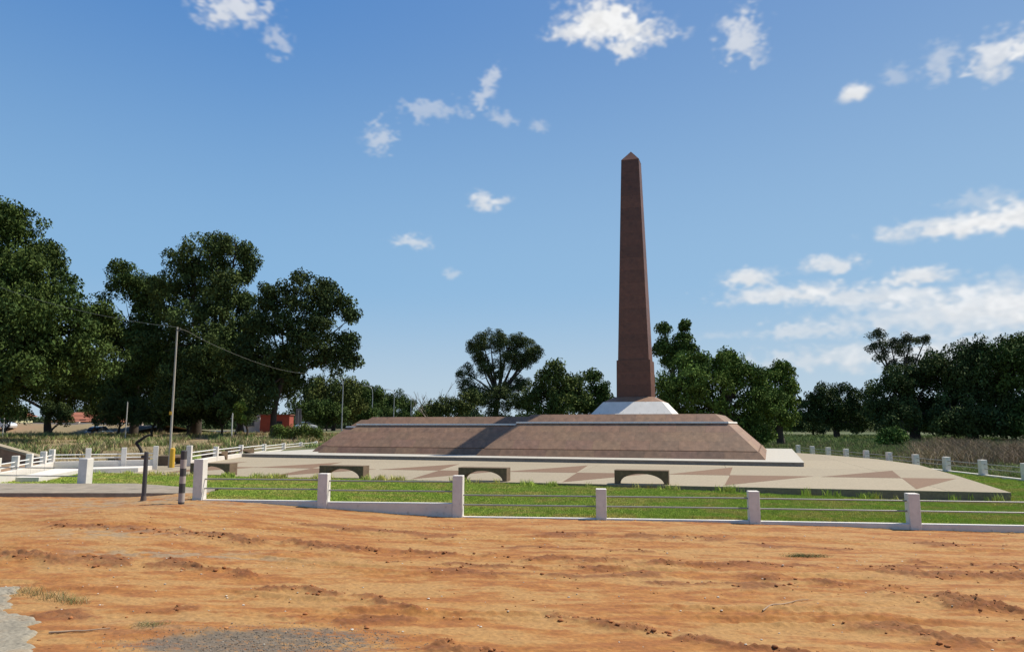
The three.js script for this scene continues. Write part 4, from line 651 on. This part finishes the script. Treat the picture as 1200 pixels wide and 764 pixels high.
// ---------------------------------------------------------------- road, lamps, cars, buildings far left
{
  const strip = (P, w, y) => { const pos = [], idx = [], uv = []; P.forEach(([x, z], i) => { const a = P[Math.max(0, i - 1)], b = P[Math.min(P.length - 1, i + 1)], dx = b[0] - a[0], dz = b[1] - a[1], l = Math.hypot(dx, dz); for (const s of [-1, 1]) { const X = x - dz / l * s * w / 2, Z = z + dx / l * s * w / 2; pos.push(X, farLevel(x, z) + y, Z); uv.push(s * w / 2, i * 4); } if (i) { const k = i * 2; idx.push(k - 2, k, k - 1, k - 1, k, k + 1); } }); const g = new THREE.BufferGeometry(); g.setAttribute('position', new THREE.Float32BufferAttribute(pos, 3)); g.setAttribute('uv', new THREE.Float32BufferAttribute(uv, 2)); g.setIndex(idx); g.computeVertexNormals(); return g; };
  const c = new THREE.CatmullRomCurve3([[-150, -95], [-90, -95], [-58, -96], [-48, -116], [-46, -165], [-38, -260], [-28, -420]].map(([x, z]) => new THREE.Vector3(x, 0, z))).getPoints(120).map((v) => [v.x, v.z]);
  setting('road_verge', strip(c, 9, 0.08), std({ color: rgb(0.34, 0.25, 0.16), map: rep(grain, 0.3), roughness: 1, side: THREE.DoubleSide }));
  setting('road', strip(c, 6.5, 0.11), std({ color: rgb(0.07, 0.07, 0.07), map: rep(grain, 0.3), roughness: 0.95, side: THREE.DoubleSide }));
  // lamps
  const steel = std({ color: rgb(0.34, 0.35, 0.35), roughness: 0.5, metalness: 0.3 }), lens = std({ color: rgb(0.6, 0.6, 0.58), roughness: 0.3 });
  const names = ['street lamp with a curved arm, standing clear of the trees by the parked silver car', 'street lamp with a curved arm just beyond the bushy roadside tree', 'street lamp with a curved arm before the smaller dark tree', 'street lamp with a curved arm at the end of the far tree line'];
  [[-29.6, -130], [-30.2, -161], [-28.2, -178], [-27.8, -205]].forEach(([x, z], i) => {
    const t = thing('street_lamp', names[i], 'street lamp', [x, farLevel(x, z), z], 0, 'street lamps along the far road');
    mesh('pole', limb([[0, -0.3], [0, 4], [0, 8], [-0.2, 8.9], [-0.8, 9.35], [-1.6, 9.45]].map(([a, b]) => new THREE.Vector3(a, b, 0)), [0.13, 0.1, 0.085, 0.07, 0.06], 8), steel, t);
    mesh('lamp_head', rbox(0.8, 0.14, 0.3, 0.05, -1.9, 9.46, 0), steel, t); mesh('lens', rbox(0.6, 0.05, 0.22, 0.02, -1.92, 9.37, 0), lens, t);
  });
  // cars
  const glass = std({ color: rgb(0.03, 0.035, 0.04), roughness: 0.12, metalness: 0 }), tyre = std({ color: rgb(0.025, 0.025, 0.025), roughness: 0.9 }), rim = std({ color: rgb(0.45, 0.45, 0.46), roughness: 0.35, metalness: 0.7 });
  function car(label, pos, turn, color) {
    const t = thing('parked_car', label, 'car', pos, turn), paint = new THREE.MeshPhysicalMaterial({ color, roughness: 0.35, clearcoat: 1, clearcoatRoughness: 0.1 });
    const pr = (pts, w, bv) => { const s = new THREE.Shape(); s.moveTo(...pts[0]); s.splineThru(pts.slice(1).map((p) => new THREE.Vector2(...p))); s.lineTo(...pts[0]); return new THREE.ExtrudeGeometry(s, { depth: w - 2 * bv, bevelEnabled: true, bevelSize: bv, bevelThickness: bv, bevelSegments: 3, curveSegments: 10 }).translate(0, 0, -w / 2 + bv); };
    mesh('body', pr([[-2.0, 0.3], [-2.08, 0.55], [-2.0, 0.82], [-1.4, 0.92], [0, 0.97], [1.0, 0.93], [1.8, 0.76], [2.06, 0.55], [2.0, 0.3]], 1.7, 0.08), paint, t);
    mesh('cabin', pr([[-1.75, 0.9], [-1.35, 1.3], [-0.5, 1.46], [0.2, 1.42], [1.15, 0.92]], 1.46, 0.1), glass, t);
    mesh('roof', pr([[-1.25, 1.385], [-0.9, 1.44], [-0.4, 1.485], [0.15, 1.46], [0.4, 1.385]], 1.3, 0.03), paint, t);
    for (const sx of [-1.28, 1.3]) for (const sz of [-0.78, 0.78]) { const wl = mesh('wheel', new THREE.CylinderGeometry(0.31, 0.31, 0.2, 20).rotateX(Math.PI / 2).translate(sx, 0.31, sz), tyre, t); mesh('rim', new THREE.CylinderGeometry(0.19, 0.19, 0.02, 16).rotateX(Math.PI / 2).translate(sx, 0.31, sz + Math.sign(sz) * 0.105), rim, wl); }
    for (const sz of [-0.55, 0.55]) { mesh('headlight', rbox(0.1, 0.14, 0.3, 0.03, 2.0, 0.66, sz), lens, t); mesh('tail_light', rbox(0.08, 0.16, 0.25, 0.03, -2.06, 0.72, sz), std({ color: rgb(0.35, 0.02, 0.02), roughness: 0.3 }), t); }
    return t;
  }
  const cy = (x, z) => farLevel(x, z) + 0.13;
  car('blue grey hatchback parked half hidden behind the weedy bank', [-52.3, cy(-52.3, -95), -95], 1.6, rgb(0.17, 0.21, 0.25));
  car('silver car parked by the grey road sign near the red hut', [-41.8, cy(-41.8, -152), -152], 0.7, rgb(0.42, 0.43, 0.44));
  car('white car parked under the huge tree near the cream house', [-69.5, cy(-69.5, -101), -101], 0.1, rgb(0.7, 0.7, 0.7));
  // sign, posts
  const sg = thing('road_sign', 'grey back of a road sign on a thin post by the silver car', 'sign', [-31.2, farLevel(-31.2, -109), -109]);
  mesh('post', new THREE.CylinderGeometry(0.06, 0.06, 3.4, 10).translate(0, 1.5, 0), steel, sg); mesh('panel', rbox(1.0, 1.25, 0.05, 0.02, 0, 1.95, -0.1), std({ color: rgb(0.16, 0.17, 0.18), roughness: 0.6 }), sg); mesh('panel', rbox(0.8, 0.9, 0.05, 0.02, 0, 3.05, -0.1), std({ color: rgb(0.12, 0.13, 0.14), roughness: 0.6 }), sg);
  const pole = (x, z, h, r, label) => { const t = thing('roadside_pole', label, 'pole', [x, farLevel(x, z), z], 0, 'slim poles along the roadside'); mesh('shaft', new THREE.CylinderGeometry(r * 0.8, r, h + 0.3, 10).translate(0, h / 2 - 0.15, 0), std({ color: rgb(0.5, 0.49, 0.45), roughness: 0.7 }), t); mesh('cap', new THREE.CylinderGeometry(r * 0.3, r * 0.8, 0.08, 10).translate(0, h + 0.04, 0), steel, t); };
  pole(-35.6, -69, 3.3, 0.055, 'slim pale pole in front of the dark trees near the hatchback'); pole(-24.7, -66, 2.3, 0.06, 'short pale pole at the foot of the tallest tree'); pole(-50.3, -74, 2.4, 0.05, 'slim pale pole near the white car under the huge tree');
  // houses
  const plaster = (r, g, b) => std({ color: rgb(r, g, b), map: rep(paintMap, 0.25), roughness: 0.95 }), win = std({ color: rgb(0.03, 0.035, 0.045), roughness: 0.15 }), tileMat = [1, 0.85, 1.12].map((k) => std({ color: rgb(0.33 * k, 0.12 * k, 0.07 * k), roughness: 0.9 }));
  function house(label, [x, z], turn, w, d, h, wallM, roofH) {
    const t = thing('house', label, 'house', [x, farLevel(x, z) - 0.1, z], turn);
    mesh('wall', worldUV(box(w, h, d, 0, h / 2, 0)), wallM, t);
    const s = new THREE.Shape(); s.moveTo(-w / 2 - 0.5, 0); s.lineTo(-w / 2 + w * 0.22, roofH); s.lineTo(w / 2 - w * 0.22, roofH); s.lineTo(w / 2 + 0.5, 0); s.lineTo(-w / 2 - 0.5, 0);
    for (const sg2 of [-1, 1]) { // hipped roof with rows of tiles on each long side
      const rows = 7; for (let r = 0; r < rows; r++) { const a = r / rows, b = (r + 1) / rows, ins = w * 0.24; const xa = w / 2 + 0.5 - ins * a, xb = w / 2 + 0.5 - ins * b, za = (d / 2 + 0.5) * (1 - a), zb = (d / 2 + 0.5) * (1 - b); const q = [[-xa, za], [xa, za], [xb, zb], [-xb, zb]].map(([X, Z], i) => new THREE.Vector3(X * sg2, h + roofH * (i < 2 ? a : b) + (i < 2 ? 0.05 : 0), Z * sg2)); const m = slab(t, q, tileMat[r % 3], 0.07); m.name = 'tile_row'; }
    }
    for (const sd of [-1, 1]) { const g = new THREE.BufferGeometry(); g.setAttribute('position', new THREE.Float32BufferAttribute([sd * (w / 2 + 0.5), h, sd * (d / 2 + 0.5), sd * (w / 2 + 0.5), h, -sd * (d / 2 + 0.5), sd * (w / 2 + 0.5 - w * 0.24), h + roofH, 0], 3)); g.setAttribute('uv', new THREE.Float32BufferAttribute([0, 0, 1, 0, 0.5, 1], 2)); g.computeVertexNormals(); mesh('hip', g, tileMat[0], t); }
    for (const fx of [-0.3, 0.28]) { const wd = mesh('window', box(1.3, 1.1, 0.08, fx * w, h * 0.55, d / 2 + 0.03), plaster(0.7, 0.68, 0.64), t); for (const k of [-1, 1]) mesh('pane', box(0.54, 0.94, 0.03, fx * w + k * 0.3, h * 0.55, d / 2 + 0.075), win, wd); }
    const dr = mesh('door', box(0.95, 2.0, 0.08, 0, 1.05, d / 2 + 0.03), std({ color: rgb(0.16, 0.08, 0.04), roughness: 0.7 }), t); mesh('handle', box(0.04, 0.12, 0.05, 0.36, 1.05, d / 2 + 0.09), steel, dr);
  }
  house('low house with a red tiled roof behind the blue grey hatchback', [-67.5, -120], 0.1, 8, 6, 1.7, plaster(0.55, 0.42, 0.26), 1.5);
  house('pale yellow house under the crown of the huge tree', [-86, -126], 0.15, 7, 6, 2.6, plaster(0.72, 0.68, 0.42), 1.4);
  const wl = thing('white_wall', 'long low white wall in front of the red roofed house', 'wall', [-72, farLevel(-72, -112), -112], 0.08); 
  for (let i = 0; i < 7; i++) mesh('wall_panel', worldUV(box(4.1, 1.1, 0.2, -14 + i * 4.6, 0.45, 0)), plaster(0.72, 0.70, 0.66), wl); for (let i = 0; i < 8; i++) mesh('pier', worldUV(box(0.45, 1.3, 0.45, -16.3 + i * 4.6, 0.5, 0)), plaster(0.7, 0.6, 0.5), wl);
  // red hut and white kiosk
  const hut = thing('red_hut', 'small red painted hut with flat roof behind the leaning tree', 'hut', [-35.2, farLevel(-35.2, -112) - 0.1, -112], 0.1);
  mesh('wall', worldUV(box(4.2, 2.7, 3.2, 0, 1.35, 0)), std({ color: rgb(0.33, 0.07, 0.042), map: rep(paintMap, 0.3), roughness: 0.85 }), hut); mesh('roof', box(4.5, 0.12, 3.5, 0, 2.77, 0), std({ color: rgb(0.2, 0.07, 0.05), roughness: 0.9 }), hut); const wd = mesh('window', box(1.0, 0.7, 0.08, 0.7, 1.6, 1.62), std({ color: rgb(0.28, 0.06, 0.04), roughness: 0.8 }), hut); mesh('pane', box(0.8, 0.5, 0.03, 0.7, 1.6, 1.67), win, wd);
  const kio = thing('white_kiosk', 'white kiosk with a dark window beside the red hut', 'kiosk', [-39.5, farLevel(-39.5, -114) - 0.1, -114], 0.1);
  mesh('wall', worldUV(box(2.6, 2.6, 2.4, 0, 1.3, 0)), plaster(0.8, 0.8, 0.8), kio); mesh('roof', box(2.9, 0.14, 2.7, 0, 2.67, 0), plaster(0.6, 0.6, 0.6), kio); const kw = mesh('window', box(1.3, 1.0, 0.08, -0.1, 1.5, 1.22), plaster(0.6, 0.6, 0.6), kio); mesh('pane', box(1.1, 0.8, 0.03, -0.1, 1.5, 1.27), win, kw);
  // bent dark pipe on the bank
  const bp = sh(new THREE.Mesh(limb([[0.45, 0.78], [0.2, 0.72], [-0.12, 0.5], [-0.34, 0.32], [-0.2, 0.16], [-0.05, -0.1], [-0.02, -0.45]].map(([a, b]) => new THREE.Vector3(-18.95 + a * 0.95, farLevel(-19, -38.5) + 0.2 + b * 0.95, -38.5)), [0.05, 0.07, 0.08, 0.07], 8), std({ color: rgb(0.02, 0.018, 0.016), roughness: 0.9 }))); bp.name = 'bent_branch'; scene.add(bp); tag(bp, 'dark bent branch sticking out of the weedy bank', 'branch');
}
renderer.render(scene, camera);
